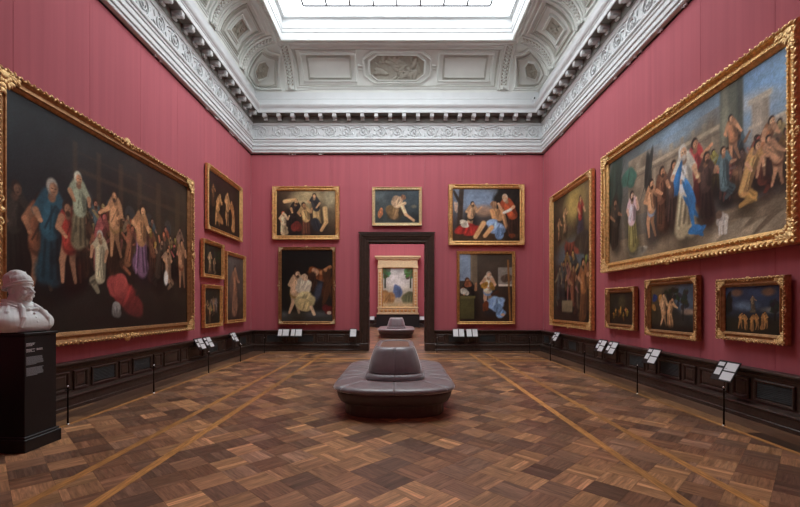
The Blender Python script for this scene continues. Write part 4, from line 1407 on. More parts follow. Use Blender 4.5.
def p_two_in_garden(P):
    P.bg((110, 84, 46), (76, 96, 112), (32, 32, 24), (40, 42, 34)); P.blob(0.75, 0.3, 0.3, 0.26, 0, (84, 104, 122), soft=0.7); P.blob(0.85, 0.58, 0.2, 0.06, 0, (168, 140, 116), soft=0.9, al=0.8); P.tree(0.72, 0.75, 0.13, 0.4, (46, 56, 44)); P.tree(0.42, 0.6, 0.15, 0.35, (36, 42, 32))
    P.blob(0.08, 0.28, 0.09, 0.09, 0, (34, 62, 120)); P.blob(0.06, 0.48, 0.1, 0.08, 0.4, (150, 108, 56)); P.blob(0.2, 0.3, 0.06, 0.1, 0.4, (176, 128, 66)); P.fig(0.28, 0.9, 0.72, (200, 156, 110), (206, 164, 120), robe2=(188, 142, 98)); P.fig(0.42, 0.92, 0.64, (196, 152, 106), (204, 160, 116), lean=0.1, robe2=(190, 144, 100)); P.rect(0.0, 0.9, 1, 1.1, (30, 28, 22), soft=0.1)


def p_ring_dance(P):
    P.bg((54, 74, 104), (48, 66, 96), (26, 28, 24), (30, 32, 26)); P.blob(0.35, 0.42, 0.3, 0.1, 0, (96, 116, 136), soft=0.9); P.blob(0.85, 0.5, 0.25, 0.06, 0, (110, 112, 108), soft=0.9); P.rect(-0.1, 0.66, 1.1, 1.1, (34, 36, 26), soft=0.12)
    P.blob(0.2, 0.14, 0.15, 0.08, 0, (110, 84, 66), soft=0.7); P.blob(0.76, 0.14, 0.15, 0.08, 0, (122, 92, 70), soft=0.7); P.fig(0.48, 0.5, 0.3, (128, 112, 86), (150, 128, 100)); P.rect(0.43, 0.5, 0.53, 0.56, (90, 82, 66)); P.blob(0.06, 0.4, 0.1, 0.3, 0, (24, 30, 26)); P.tree(0.88, 0.7, 0.05, 0.25, (32, 42, 36))
    for k, u in enumerate((0.26, 0.36, 0.46, 0.56, 0.66, 0.72)):
        P.fig(u, 0.9 + 0.03 * math.sin(k), 0.34, (176, 128, 72), (190, 142, 86), lean=(-1) ** k * 0.1, arm=(-1) ** k, robe2=(168, 120, 70))


def p_generic_altar(P):
    # plain stand-in: a pale vale with trees, no figures
    P.bg((176, 186, 184), (176, 186, 184), (190, 178, 146), (190, 178, 146), 0.1)
    P.blob(0.5, 0.32, 0.3, 0.2, 0, (214, 216, 208), soft=0.9)
    P.blob(0.5, 0.62, 0.12, 0.2, 0, (88, 110, 146), soft=0.45)
    P.blob(0.16, 0.78, 0.18, 0.2, 0.2, (156, 120, 72), soft=0.45)
    P.blob(0.86, 0.78, 0.18, 0.2, -0.2, (92, 98, 66), soft=0.45)
    P.rect(0, 0.88, 1, 1.1, (190, 172, 132), soft=0.08)
    P.tree(0.1, 0.5, 0.14, 0.36, (74, 100, 58)); P.tree(0.9, 0.5, 0.14, 0.36, (74, 100, 58))


FRAME_PROF = [(0.0, 0.0), (0.0, 0.62), (0.05, 0.86), (0.14, 1.0), (0.24, 0.94), (0.30, 0.74), (0.46, 0.60), (0.60, 0.62), (0.66, 0.76), (0.74, 0.78), (0.80, 0.60), (0.90, 0.52), (0.96, 0.42), (1.0, 0.34), (1.0, 0.10)]


def leafmesh(name, kind, seed, mat):
    """carved acanthus ornaments; unit size, front faces -y"""
    r = random.Random(seed)
    mb = MB()
    if kind == 'corner':      # leaves fanning along the two rails and inwards
        for ang in (0, -PI / 2, -PI / 4):
            L = 1.25 if ang != -PI / 4 else 0.75
            for k in range(4):
                t = 0.18 + 0.28 * k
                if t > L: break
                c = (math.cos(ang) * t * 1.0, -0.1, math.sin(ang) * t)
                for s in (-1, 1):
                    mb.ell((c[0] - math.sin(ang) * s * 0.16, -0.12, c[2] + math.cos(ang) * s * 0.16), (0.22, 0.13, 0.1), rot=(0, -ang - s * 0.6, 0), u=7, v=5)
                mb.ell(c, (0.2, 0.17, 0.1), rot=(0, -ang, 0), u=7, v=5)
        mb.ell((0.12, -0.16, -0.12), (0.26, 0.2, 0.26), u=8, v=6)
        mb.tube([(0.12 + 0.3 * math.cos(a), -0.16, -0.12 + 0.3 * math.sin(a)) for a in [k * PI / 8 for k in range(16)]], 0.07, seg=5, closed=True)
    else:                     # shell with side scrolls
        for k in range(7):
            a = PI * (0.12 + 0.76 * k / 6)
            mb.ell((0.3 * math.cos(a), -0.16, 0.06 + 0.3 * math.sin(a)), (0.24, 0.14, 0.085), rot=(0, -a, 0), u=7, v=5)
        mb.ell((0, -0.2, 0.0), (0.2, 0.18, 0.16), u=8, v=6)
        for s in (-1, 1):
            path = []
            for k in range(14):
                t = k / 13
                a = t * 2.6 * PI
                rr = 0.24 * (1 - t) + 0.04
                path.append((s * (0.75 + rr * math.cos(a) * 1.2), -0.12, rr * math.sin(a)))
            mb.tube(path, 0.06, seg=5)
            for k in range(3):
                mb.ell((s * (1.05 + 0.24 * k), -0.08, 0.03), (0.22, 0.12, 0.1 - 0.015 * k), rot=(0, s * (0.5 - 0.4 * (k % 2) * 2), 0), u=7, v=5)
    me = fix_normals(mb.mesh(name, True))
    me.materials.append(mat)
    return me


ORN = {}
def ornament(kind, matname):
    key = (kind, matname)
    if key not in ORN:
        ORN[key] = leafmesh(kind + '_ornament', kind, 5, M[matname])
    return ORN[key]


def painting(label, W, H, loc, rotz, fw, paint, res, mat='gold', omat='goldlight', depth=0.09, rich=0, seed=1, osc=1.0, centre=True, group=None, warp=None):
    """origin at the middle of the lower edge on the wall; front faces local -y"""
    t = thing('framed_painting', label, 'painting', loc, rotz, group)
    off = 0.035           # gap to the wall, bridged by the battens
    mb = MB()
    pts = []
    for (i, d) in FRAME_PROF:
        w = i * fw
        y = -off - d * depth
        pts.append([(-W / 2 + w, y, w), (W / 2 - w, y, w), (W / 2 - w, y, H - w), (-W / 2 + w, y, H - w)])
    mb.grid(pts, closed_v=True)
    fr = obj('frame', mb, M[mat], t)
    # carved running leaves (outer bead) and inner bead
    if rich:
        mb = MB()
        rq = random.Random(seed)
        def run(p0, p1, inset, size, step, y):
            p0, p1 = Vector(p0), Vector(p1)
            L = (p1 - p0).length
            n = max(2, int(L / step))
            dr = (p1 - p0) / L
            a = math.atan2(dr.z, dr.x)
            for k in range(n):
                c = p0 + dr * (L * (k + 0.5) / n)
                sgn = 1 if k % 2 else -1
                g = rq.uniform(0.6, 1.15)
                nx, nz = -dr.z, dr.x
                of = sgn * size * rq.uniform(0.1, 0.45)
                mb.ell((c.x + nx * of, y + size * 0.12, c.z + nz * of), (size * 0.95 * g, size * 0.42, size * 0.36 * g), rot=(0, -a - sgn * rq.uniform(0.3, 1.1), 0), u=6, v=4)
        for inset, size, step, dd_ in ((0.13, 0.2 * fw, 0.2 * fw, 0.98), (0.48, 0.15 * fw, 0.24 * fw, 0.60), (0.70, 0.12 * fw, 0.2 * fw, 0.78)) if rich > 1 else ((0.14, 0.18 * fw, 0.24 * fw, 0.97),):
            w = inset * fw
            y = -off - dd_ * depth
            run((-W / 2 + w, 0, w), (W / 2 - w, 0, w), inset, size, step, y)
            run((W / 2 - w, 0, w), (W / 2 - w, 0, H - w), inset, size, step, y)
            run((W / 2 - w, 0, H - w), (-W / 2 + w, 0, H - w), inset, size, step, y)
            run((-W / 2 + w, 0, H - w), (-W / 2 + w, 0, w), inset, size, step, y)
        o = obj('carved_leaf_row', mb, M[omat], fr, smooth=True, fix=False)
        o['kind'] = 'stuff'
    s = fw * 0.95 * osc
    co = ornament('corner', omat)
    y = -off - depth * 0.72
    for (x, z, a) in ((-W / 2, H, 0), (W / 2, H, PI / 2), (W / 2, 0, PI), (-W / 2, 0, -PI / 2)):
        e = 0.35 * fw
        link('corner_ornament', co, None, fr, loc=(x + (e if x < 0 else -e), y, z + (e if z == 0 else -e)), rot=(0, a, 0), scale=(s, s * 0.6, s))
    if centre:
        ce = ornament('centre', omat)
        q = s * 0.9
        for (x, z, a) in ((0, H - 0.3 * fw, 0), (W / 2 - 0.35 * fw, H / 2, PI / 2), (0, 0.3 * fw, PI), (-W / 2 + 0.35 * fw, H / 2, -PI / 2)):
            link('centre_ornament', ce, None, fr, loc=(x, y, z), rot=(0, a, 0), scale=(q, q * 0.6, q))
    # canvas
    w, h = W - 2 * fw + 0.02, H - 2 * fw + 0.02
    rx, rz = res
    P = Paint(rx, rz, w / h, seed)
    if warp: P.warp = warp
    paint(P)
    col = P.attr()
    xs_ = np.linspace(-w / 2, w / 2, rx); zs_ = np.linspace(H / 2 + h / 2, H / 2 - h / 2, rz)
    X, Z = np.meshgrid(xs_, zs_)
    V = np.stack([X, np.full_like(X, -off - 0.25 * depth), Z], -1).reshape(-1, 3)
    idx = np.arange(rx * rz).reshape(rz, rx)
    Q = np.stack([idx[1:, :-1], idx[1:, 1:], idx[:-1, 1:], idx[:-1, :-1]], -1).reshape(-1, 4)
    me = bpy.data.meshes.new('canvas')
    me.from_pydata(V.tolist(), [], Q.tolist())
    ca = me.color_attributes.new('col', 'FLOAT_COLOR', 'POINT')
    ca.data.foreach_set('color', np.concatenate([col.reshape(-1, 3), np.ones((rx * rz, 1))], 1).astype(np.float32).ravel())
    link('canvas', me, M['canvas'], t)
    # backing with battens touching the wall
    mb = MB().box(-W / 2 + 0.02, W / 2 - 0.02, -off - 0.01, -off + 0.002, 0.02, H - 0.02)
    mb.box(-W / 2 + 0.05, -W / 2 + 0.09, -off, 0.0, 0.03, H - 0.03).box(W / 2 - 0.09, W / 2 - 0.05, -off, 0.0, 0.03, H - 0.03)
    obj('backing', mb, M['darkwood'], t)
    return t


HOOKS = []


def side_rect(side, px_a, px_b, rtop, rbot, proj=0.16):
    """frame extents on a side wall measured from the photograph, at its real place on the wall"""
    Xf = (XW + CAMX - proj) if side == 'left' else (XW - CAMX - proj)
    ya, yb = [F * Xf / abs(p - CX) for p in (px_a, px_b)]
    y0, y1 = min(ya, yb), max(ya, yb)
    return y0, y1, CAMZ + rbot * Xf, CAMZ + rtop * Xf


def hang_side(side, pa, pb, rt, rb, label, fw, paint, res, **k):
    y0, y1, z0, z1 = side_rect(side, pa, pb, rt, rb, 0.035 + k.get('depth', 0.09))
    x = -XW if side == 'left' else XW
    HOOKS.append((side, y0, y1))
    Yp = lambda p: 1.0 / abs(pa + (pb - pa) * p - CX)
    k['warp'] = lambda p: (Yp(min(max(p, -0.3), 1.3)) - Yp(0)) / (Yp(1) - Yp(0))
    return painting(label, y1 - y0, z1 - z0, (x, (y0 + y1) / 2, z0), PI / 2 if side == 'left' else -PI / 2, fw, paint, res, **k)


def hang_back(px0, px1, py0, py1, label, fw, paint, res, **k):
    Y = YB - 0.035 - k.get('depth', 0.09) * 0.9
    x0 = (px0 - CX) * Y / F + CAMX; x1 = (px1 - CX) * Y / F + CAMX
    z1 = CAMZ - (py0 - CY) * Y / F; z0 = CAMZ - (py1 - CY) * Y / F
    HOOKS.append(('back', x0, x1))
    return painting(label, x1 - x0, z1 - z0, ((x0 + x1) / 2, YB, z0), 0, fw, paint, res, **k)


hang_side('left', -2, 195, 0.604, -0.124, 'huge dark painting of a crowd before shadowy arches in carved frame', 0.20, p_crowd_dark, (260, 190), mat='goldbrown', omat='goldlight', depth=0.13, rich=1, seed=4, osc=1.2)
hang_side('left', 208.4, 243, 0.745, 0.398, 'dark painting of struggling pale nudes hung above two small pictures', 0.125, p_dark_nudes, (70, 60), seed=5, rich=1)
hang_side('left', 204, 225, 0.341, 0.143, 'small dark painting of two figures in a grove, gilt frame', 0.10, p_small_grove, (50, 44), seed=6, rich=1)
hang_side('left', 205, 223.5, 0.1057, -0.122, 'small brown painting of a seated company, directly above the dado', 0.10, p_small_company, (50, 50), seed=7, rich=1)
hang_side('left', 227.5, 246.3, 0.314, -0.112, 'tall narrow painting of one standing brown figure on grey', 0.10, p_single_standing, (40, 70), seed=8, rich=1)
hang_back(272, 339.3, 186, 239.5, 'golden toned painting of bending figures with a pale red-haired child', 0.15, p_warm_group, (110, 86), seed=9, rich=1)
hang_back(372, 422, 186.7, 225.6, 'slate grey painting of a bowed seated nude above the doorway', 0.105, p_bent_nude, (80, 64), mat='goldpale', omat='goldlight', seed=10, osc=0.9)
hang_back(448.5, 524.7, 184, 245, 'painting of a half-nude man with blue drapery among three figures', 0.155, p_meadow_group, (120, 96), omat='goldlight', seed=11, rich=1)
hang_back(278, 335.3, 246.7, 324.4, 'night-dark upright painting of pale robed figures lit from one side', 0.11, p_night_pair, (90, 124), mat='goldbrown', omat='goldpale', seed=12, osc=1.1)
hang_back(457, 515.4, 251, 324.2, 'painting of a seated woman in blue skirt and a bearded man', 0.10, p_studio, (96, 120), mat='gold', omat='gold', seed=13, osc=0.5, centre=False)
hang_side('right', 549, 590.5, 0.712, -0.136, 'tall altar painting with floating figures over a dark crowd', 0.19, p_altar_tall, (90, 130), seed=14, rich=1, depth=0.11)
hang_side('right', 600.3, 796, 0.727, 0.156, 'huge bright painting of a temple square with blue-cloaked white figure', 0.22, p_temple, (270, 190), seed=15, rich=2, depth=0.15, omat='goldlight')
hang_side('right', 604.5, 633.7, 0.078, -0.113, 'small dark painting of torchlit golden figures in heavy frame', 0.12, p_torch_scene, (50, 50), mat='goldbrown', omat='goldlight', seed=16, rich=1, osc=0.85)
hang_side('right', 644, 696, 0.10, -0.124, 'painting of two pale nudes in a garden under blue sky', 0.13, p_two_in_garden, (90, 84), mat='goldbrown', omat='goldlight', seed=17, rich=1, osc=0.85)
hang_side('right', 715, 784.4, 0.078, -0.108, 'painting of nudes dancing in a ring before a statue', 0.125, p_ring_dance, (110, 96), mat='goldbrown', omat='goldlight', seed=18, rich=1, osc=0.9)

# picture hooks hanging from the rail above each painting
hk = MB().box(-0.012, 0.012, -0.03, 0.0, -0.05, 0.06, bev=0.004).tube([(0, -0.03, -0.045), (0, -0.05, -0.06), (0, -0.055, -0.03)], 0.007, seg=5)
hkm = fix_normals(hk.mesh('picture_hook')); hkm.materials.append(M['paper'])
for side, a, c in HOOKS:
    for f in (0.25, 0.29, 0.71, 0.75):
        q = a + (c - a) * f
        if side == 'back': link('picture_hook', hkm, None, arch, loc=(q, YB - 0.018, 6.84))
        elif side == 'left': link('picture_hook', hkm, None, arch, loc=(-XW + 0.018, q, 6.84), rot=(0, 0, PI / 2))
        else: link('picture_hook', hkm, None, arch, loc=(XW - 0.018, q, 6.84), rot=(0, 0, -PI / 2))

# ------------------------------------------------------------------ altarpiece in the next room
yA = YFAR - 0.01
ped = thing('altar_pedestal', 'dark low pedestal carrying the gilded altarpiece in the next room', 'pedestal', (-0.02, YFAR - 0.45, 0))
obj('pedestal_body', MB().box(-1.5, 1.5, -0.25, 0.35, 0.08, 0.86, bev=0.01), M['black'], ped)
obj('pedestal_base', MB().box(-1.56, 1.56, -0.31, 0.37, 0, 0.08, bev=0.01), M['black'], ped)
obj('pedestal_top', MB().box(-1.54, 1.54, -0.29, 0.37, 0.86, 0.90, bev=0.008), M['black'], ped)
alt = thing('altarpiece', 'gilded altarpiece frame with columns around a pale painting beyond the doorway', 'altarpiece', (-0.02, YFAR - 0.4, 0.90))
obj('predella', MB().box(-1.47, 1.47, -0.2, 0.3, 0.0, 0.12, bev=0.02).box(-1.40, 1.40, -0.16, 0.3, 0.12, 0.42, bev=0.015).box(-1.46, 1.46, -0.22, 0.3, 0.42, 0.50, bev=0.02), M['goldpale'], alt)
mb = MB()
for k in range(9):
    mb.ell((-1.12 + 0.28 * k, -0.17, 0.27), (0.11, 0.03, 0.09), u=8, v=5)
obj('predella_rosettes', mb, M['gold'], alt, smooth=True)
for sx in (-1, 1):
    c = obj('column', MB().box(sx * 1.25 - 0.15, sx * 1.25 + 0.15, -0.14, 0.25, 0.5, 3.2, bev=0.02), M['goldpale'], alt)
    mb = MB()
    for k in range(12):
        mb.ell((sx * 1.25, -0.145, 0.7 + 0.2 * k), (0.08, 0.025, 0.085), u=8, v=5)
    obj('column_ornament', mb, M['gold'], c, smooth=True)
    obj('capital', MB().box(sx * 1.25 - 0.19, sx * 1.25 + 0.19, -0.2, 0.25, 3.2, 3.36, bev=0.05), M['goldpale'], c)
obj('entablature', MB().box(-1.42, 1.42, -0.17, 0.3, 3.3, 3.45, bev=0.01).box(-1.39, 1.39, -0.14, 0.3, 3.45, 3.85, bev=0.01).box(-1.5, 1.5, -0.26, 0.3, 3.85, 3.96, bev=0.03).box(-1.62, 1.62, -0.36, 0.3, 3.96, 4.1, bev=0.04), M['goldpale'], alt)
P = Paint(60, 76, 2.2 / 2.7, 3); p_generic_altar(P); col = P.attr()
xs_ = np.linspace(-1.12, 1.12, 60); zs_ = np.linspace(3.32, 0.48, 76)
X, Z = np.meshgrid(xs_, zs_)
V = np.stack([X, np.full_like(X, 0.0), Z], -1).reshape(-1, 3)
idx = np.arange(60 * 76).reshape(76, 60)
Q = np.stack([idx[1:, :-1], idx[1:, 1:], idx[:-1, 1:], idx[:-1, :-1]], -1).reshape(-1, 4)
me = bpy.data.meshes.new('canvas'); me.from_pydata(V.tolist(), [], Q.tolist())
ca = me.color_attributes.new('col', 'FLOAT_COLOR', 'POINT')
ca.data.foreach_set('color', np.concatenate([col.reshape(-1, 3), np.ones((60 * 76, 1))], 1).astype(np.float32).ravel())
link('canvas', me, M['canvas'], alt)
obj('inner_frame', (lambda m_: (moulding_ring(m_, -1.12, 1.12, 0.48, 3.32, 0.0, [(0, 0), (0, 0.08), (0.03, 0.1), (0.06, 0.06), (0.07, 0.0)]), m_)[1])(MB()), M['gold'], alt)
obj('back_board', MB().box(-1.2, 1.2, 0.01, 0.38, 0.3, 3.6), M['darkwood'], alt)

# ------------------------------------------------------------------ benches
BASE_OUT = [(0.0, -1.0), (0.25, -0.995), (0.5, -0.975), (0.7, -0.93), (0.85, -0.865), (0.94, -0.79), (0.985, -0.70), (1.0, -0.58)]
half = BASE_OUT + [(1.0, -0.4), (1.0, -0.2), (1.0, 0.0), (1.0, 0.2), (1.0, 0.4)] + [(x, -y) for x, y in BASE_OUT[::-1]]
OUTL = half + [(-x, y) for x, y in half[::-1][1:-1]]
# arclength table
_w = [(x * 0.9, y * 1.65) for x, y in OUTL]
_s = [0.0]
for i in range(len(_w)):
    a, b_ = _w[i], _w[(i + 1) % len(_w)]
    _s.append(_s[-1] + math.hypot(a[0] - b_[0], a[1] - b_[1]))
PERIM = _s[-1]


def outl(s):
    s = s % PERIM
    for i in range(len(_w)):
        if _s[i + 1] >= s:
            t = (s - _s[i]) / (_s[i + 1] - _s[i])
            a, b_ = OUTL[i], OUTL[(i + 1) % len(OUTL)]
            return (a[0] + (b_[0] - a[0]) * t, a[1] + (b_[1] - a[1]) * t)


def s_at(idx): return _s[idx]


SEAT = [(0.855, 1.605, 0.352), (0.892, 1.642, 0.355), (0.91, 1.66, 0.368), (0.913, 1.663, 0.388), (0.903, 1.653, 0.41), (0.88, 1.63, 0.426), (0.84, 1.59, 0.434), (0.76, 1.48, 0.437), (0.65, 1.3, 0.437), (0.55, 1.12, 0.434), (0.49, 1.0, 0.428), (0.47, 0.97, 0.41)]
SKIRT = [(0.76, 1.51, 0.168), (0.795, 1.545, 0.172), (0.825, 1.575, 0.19), (0.855, 1.605, 0.25), (0.868, 1.618, 0.31), (0.868, 1.618, 0.34), (0.85, 1.60, 0.353)]
ROLL = [(0.46, 0.96, 0.41), (0.475, 0.975, 0.435), (0.478, 0.978, 0.46), (0.47, 0.965, 0.49), (0.45, 0.94, 0.512), (0.42, 0.91, 0.52), (0.40, 0.88, 0.515)]
BACKR = [(0.395, 0.88, 0.515), (0.425, 0.915, 0.525), (0.43, 0.92, 0.555), (0.42, 0.905, 0.62), (0.40, 0.88, 0.70), (0.375, 0.85, 0.78), (0.35, 0.82, 0.85), (0.33, 0.795, 0.895), (0.305, 0.765, 0.92), (0.275, 0.735, 0.925), (0.25, 0.71, 0.915), (0.245, 0.705, 0.895)]


def segs(prof, s0, s1, depth, n):
    mb = MB()
    us = []
    for k in range(n + 1):
        t = k / n
        us.append(t)
    us = [0, 0.012, 0.03, 0.06] + [0.06 + 0.88 * k / n for k in range(1, n)] + [0.94, 0.97, 0.988, 1.0]
    rows = []
    L = s1 - s0
    for t in us:
        x, y = outl(s0 + L * t)
        e = min(t, 1 - t) * L
        dip = depth * math.exp(-(e / 0.016) ** 1.2)
        rows.append([(x * (hw - dip * 0.7), y * (hl - dip * 0.7), z - (dip if z > 0.36 else 0)) for hw, hl, z in prof])
    mb.grid(rows)
    return mb


iL = len(OUTL)
seat_marks = [s_at(0), s_at(5), s_at(8), s_at(10), s_at(12), s_at(15), s_at(20)]
hl_ = PERIM / 2
seat_marks = [0.0, s_at(4), s_at(7) + 0.12, s_at(8) + 0.2, s_at(10), s_at(12) - 0.2, s_at(13) - 0.12, s_at(16), hl_]
seat_marks = sorted(set(seat_marks)) + [PERIM - q for q in sorted(set(seat_marks))[::-1][1:]]
back_marks = [0.0, s_at(5) + 0.03, s_at(8) + 0.1, s_at(10), s_at(12) - 0.1, s_at(15) - 0.03, hl_]
back_marks = back_marks + [PERIM - q for q in back_marks[::-1][1:]]
half_marks = [0.0, hl_, PERIM]


def make_bench(label, loc, group):
    t = thing('leather_bench', label, 'bench', loc, 0, group)
    # recessed wooden base
    mb = MB()
    rows = []
    for hw, hl, z in ((0.755, 1.505, 0.0), (0.755, 1.505, 0.15), (0.765, 1.515, 0.155), (0.765, 1.515, 0.17), (0.5, 1.0, 0.17)):
        rows.append([(outl(PERIM * k / 80)[0] * hw, outl(PERIM * k / 80)[1] * hl, z) for k in range(80)])
    mb.grid(rows, closed_v=True)
    obj('base', mb, M['benchwood'], t, fix=False)
    for marks, prof, nm, dp, mt in ((seat_marks, SEAT, 'seat_cushion', 0.014, 'leather'), (half_marks, SKIRT, 'skirt', 0.006, 'leathershade'),
                                   (back_marks, ROLL, 'lower_roll', 0.010, 'leather'), (back_marks, BACKR, 'backrest_panel', 0.010, 'leather')):
        for a, c in zip(marks[:-1], marks[1:]):
            if c - a < 0.02: continue
            n = max(8, int((c - a) / 0.07))
            obj(nm, segs(prof, a, c, dp, n), M[mt], t, smooth=True, fix=False)
    rows = []
    for k_ in (1.0, 0.5, 0.02):
        rows.append([(outl(PERIM * k / 60)[0] * 0.25 * k_, outl(PERIM * k / 60)[1] * 0.71 * k_, 0.898) for k in range(60)])
    obj('top_tray', MB().grid(rows, closed_v=True), M['tray'], t, fix=False)
    return t


make_bench('island bench of dark brown leather in the middle of the parquet', (-0.005, 7.38, 0), 'leather island benches')
make_bench('leather island bench in the next room, in front of the altarpiece', (-0.07, 21.3, 0), 'leather island benches')

# ------------------------------------------------------------------ bust on its plinth
PX0, PX1, PY0, PY1, PZ = -4.56, -3.98, 4.535, 4.96, 1.29
pl = thing('bust_plinth', 'black wooden plinth with white lettering under the marble bust', 'plinth', ((PX0 + PX1) / 2, (PY0 + PY1) / 2, 0))
hx, hy = (PX1 - PX0) / 2, (PY1 - PY0) / 2
obj('plinth_body', MB().box(-hx, hx, -hy, hy, 0.16, PZ - 0.03, bev=0.006), M['black'], pl)
obj('plinth_base', MB().box(-hx - 0.035, hx + 0.035, -hy - 0.035, hy + 0.035, 0, 0.14, bev=0.008).box(-hx - 0.02, hx + 0.02, -hy - 0.02, hy + 0.02, 0.14, 0.165, bev=0.006), M['black'], pl)
obj('plinth_top', MB().box(-hx - 0.012, hx + 0.012, -hy - 0.012, hy + 0.012, PZ - 0.03, PZ, bev=0.005), M['black'], pl)
# lettering on the face towards the room: short white lines and two grey paragraphs
mb = MB()
lx = hx + 0.001
rr_ = random.Random(2)
def tl(y0, y1, z, hgt=0.007): mb.box(lx - 0.001, lx + 0.0006, y0, y1, z, z + hgt)
for (y, z, n) in ((-0.19, 1.170, 3), (-0.19, 1.105, 3), (-0.06, 1.105, 2)):
    for k in range(n):
        x = y
        e = y + rr_.uniform(0.07, 0.11)
        while x < e:
            w = rr_.uniform(0.012, 0.03)
            tl(x, min(x + w, e), z - 0.0125 * k)
            x += w + 0.005
obj('lettering', mb, M['lettering'], pl)['kind'] = 'stuff'
mb = MB()
for (z0, n) in ((1.02, 8), (0.90, 8)):
    for k in range(n):
        x = -0.19
        e = 0.03 - rr_.uniform(0, 0.02) - (0.08 if k == n - 1 else 0)
        while x < e:
            w = rr_.uniform(0.015, 0.035)
            tl(x, min(x + w, e), z0 - 0.0115 * k, 0.0075)
            x += w + 0.003
obj('small_print', mb, M['greyprint'], pl)['kind'] = 'stuff'


def bust():
    """marble bust of one fused surface; local frame: chest faces +x"""
    mb = MB()
    E = lambda c, r, rot=(0, 0, 0), u=20, v=14: mb.ell(c, r, rot, u, v)
    # torso: lofted sections from the cut edge up to the neck (x centre, half depth, half width)
    secs = [(0.00, 0.00, 0.185, 0.250), (0.02, 0.01, 0.200, 0.290), (0.06, 0.012, 0.212, 0.325), (0.12, 0.01, 0.210, 0.335), (0.17, 0.0, 0.195, 0.315),
            (0.215, -0.01, 0.165, 0.265), (0.25, -0.015, 0.135, 0.205), (0.28, -0.012, 0.112, 0.145), (0.31, -0.005, 0.095, 0.108), (0.35, 0.005, 0.085, 0.085), (0.40, 0.02, 0.082, 0.08)]
    fine = []
    for i in range(len(secs) - 1):
        p = [np.array(secs[min(max(j, 0), len(secs) - 1)]) for j in (i - 1, i, i + 1, i + 2)]
        for k in range(4):
            t = k / 4
            fine.append(tuple(0.5 * (2 * p[1] + (p[2] - p[0]) * t + (2 * p[0] - 5 * p[1] + 4 * p[2] - p[3]) * t * t + (3 * p[1] - p[0] - 3 * p[2] + p[3]) * t ** 3)))
    secs = fine + [secs[-1]]
    rows = []
    for z, cx, hd, hw in secs:
        rows.append([(cx + hd * math.copysign(abs(math.cos(a)) ** 0.85, math.cos(a)), hw * math.copysign(abs(math.sin(a)) ** 0.85, math.sin(a)), z) for a in [2 * PI * k / 40 for k in range(40)]])
    n = len(mb.v)
    mb.grid(rows, closed_v=True)
    mb.f.append(tuple(n + k for k in range(40))[::-1])
    mb.f.append(tuple(n + (len(secs) - 1) * 40 + k for k in range(40)))
    # mantle lapels hanging from the collar and shoulder folds
    for s in (-1, 1):
        mb.tube([(0.10, s * 0.075, 0.292), (0.155, s * 0.10, 0.235), (0.190, s * 0.135, 0.15), (0.180, s * 0.16, 0.06), (0.15, s * 0.17, 0.01)], [0.018, 0.026, 0.032, 0.034, 0.026], seg=10)
        for k in range(4):
            q = 0.05 + 0.05 * k
            mb.tube([(0.03 - 0.03 * k, s * (0.13 + 0.02 * k), 0.278 - 0.012 * k), (0.10 - 0.05 * k, s * (0.215 + 0.034 * k), 0.205), (0.12 - 0.06 * k, s * (0.255 + 0.026 * k), 0.11), (0.09 - 0.06 * k, s * (0.25 + 0.022 * k), 0.01)], [0.014, 0.024, 0.028, 0.026], seg=8)
    # turned-down collar with two points
    ring = [(-0.002 + 0.118 * math.cos(a), 0.118 * math.sin(a), 0.318 - 0.052 * max(0, math.cos(a)) ** 1.5 + 0.012 * max(0, -math.cos(a))) for a in [k * 2 * PI / 32 for k in range(32)]]
    mb.tube(ring, 0.017, seg=10, closed=True)
    ring = [(0.0 + 0.136 * math.cos(a), 0.14 * math.sin(a), 0.292 - 0.058 * max(0, math.cos(a)) ** 1.5) for a in [k * 2 * PI / 32 for k in range(32)]]
    mb.tube(ring, 0.016, seg=10, closed=True)
    for s in (-1, 1):
        E((0.148, s * 0.045, 0.228), (0.016, 0.040, 0.030), (s * 0.5, 0.5, 0))
    # button row
    for k in range(3):
        E((0.186 + 0.014 * k, 0, 0.195 - 0.045 * k), (0.014, 0.012, 0.012), u=10, v=8)
    # head: cranium, face wedge, jaw
    head0 = len(mb.v)
    E((0.020, 0, 0.470), (0.112, 0.086, 0.118))
    E((0.062, 0, 0.440), (0.080, 0.070, 0.098))
    E((0.078, 0, 0.380), (0.060, 0.056, 0.048))
    for s in (-1, 1):
        E((0.104, s * 0.044, 0.428), (0.034, 0.026, 0.030), (0, 0.3, 0))                           # cheekbone
        mb.tube([(0.143, s * 0.010, 0.482), (0.140, s * 0.034, 0.489), (0.118, s * 0.058, 0.482)], [0.008, 0.0095, 0.007], seg=8)   # brow
        E((0.122, s * 0.033, 0.466), (0.015, 0.018, 0.010), (0, 0, s * -0.35), 12, 8)              # eyelid
        E((0.010, s * 0.088, 0.440), (0.022, 0.012, 0.034), (0, 0.2, 0), 12, 8)                    # ear
        mb.tube([(0.152, s * 0.004, 0.412), (0.150, s * 0.022, 0.407), (0.135, s * 0.044, 0.392), (0.118, s * 0.056, 0.378)], [0.010, 0.012, 0.010, 0.005], seg=8)  # moustache
        E((0.062, s * 0.066, 0.395), (0.042, 0.018, 0.046), (0, 0.45, 0), 12, 8)                   # whiskers
    mb.tube([(0.136, 0, 0.486), (0.150, 0, 0.466), (0.170, 0, 0.444), (0.184, 0, 0.432), (0.168, 0, 0.421), (0.148, 0, 0.420)], [0.009, 0.0105, 0.013, 0.012, 0.012, 0.010], seg=10)   # nose
    for s in (-1, 1):
        E((0.157, s * 0.013, 0.428), (0.013, 0.008, 0.009), u=10, v=8)
    E((0.138, 0, 0.388), (0.013, 0.022, 0.008), u=10, v=8)                                         # lower lip
    E((0.124, 0, 0.358), (0.028, 0.034, 0.034), (0, 0.5, 0))                                       # short beard
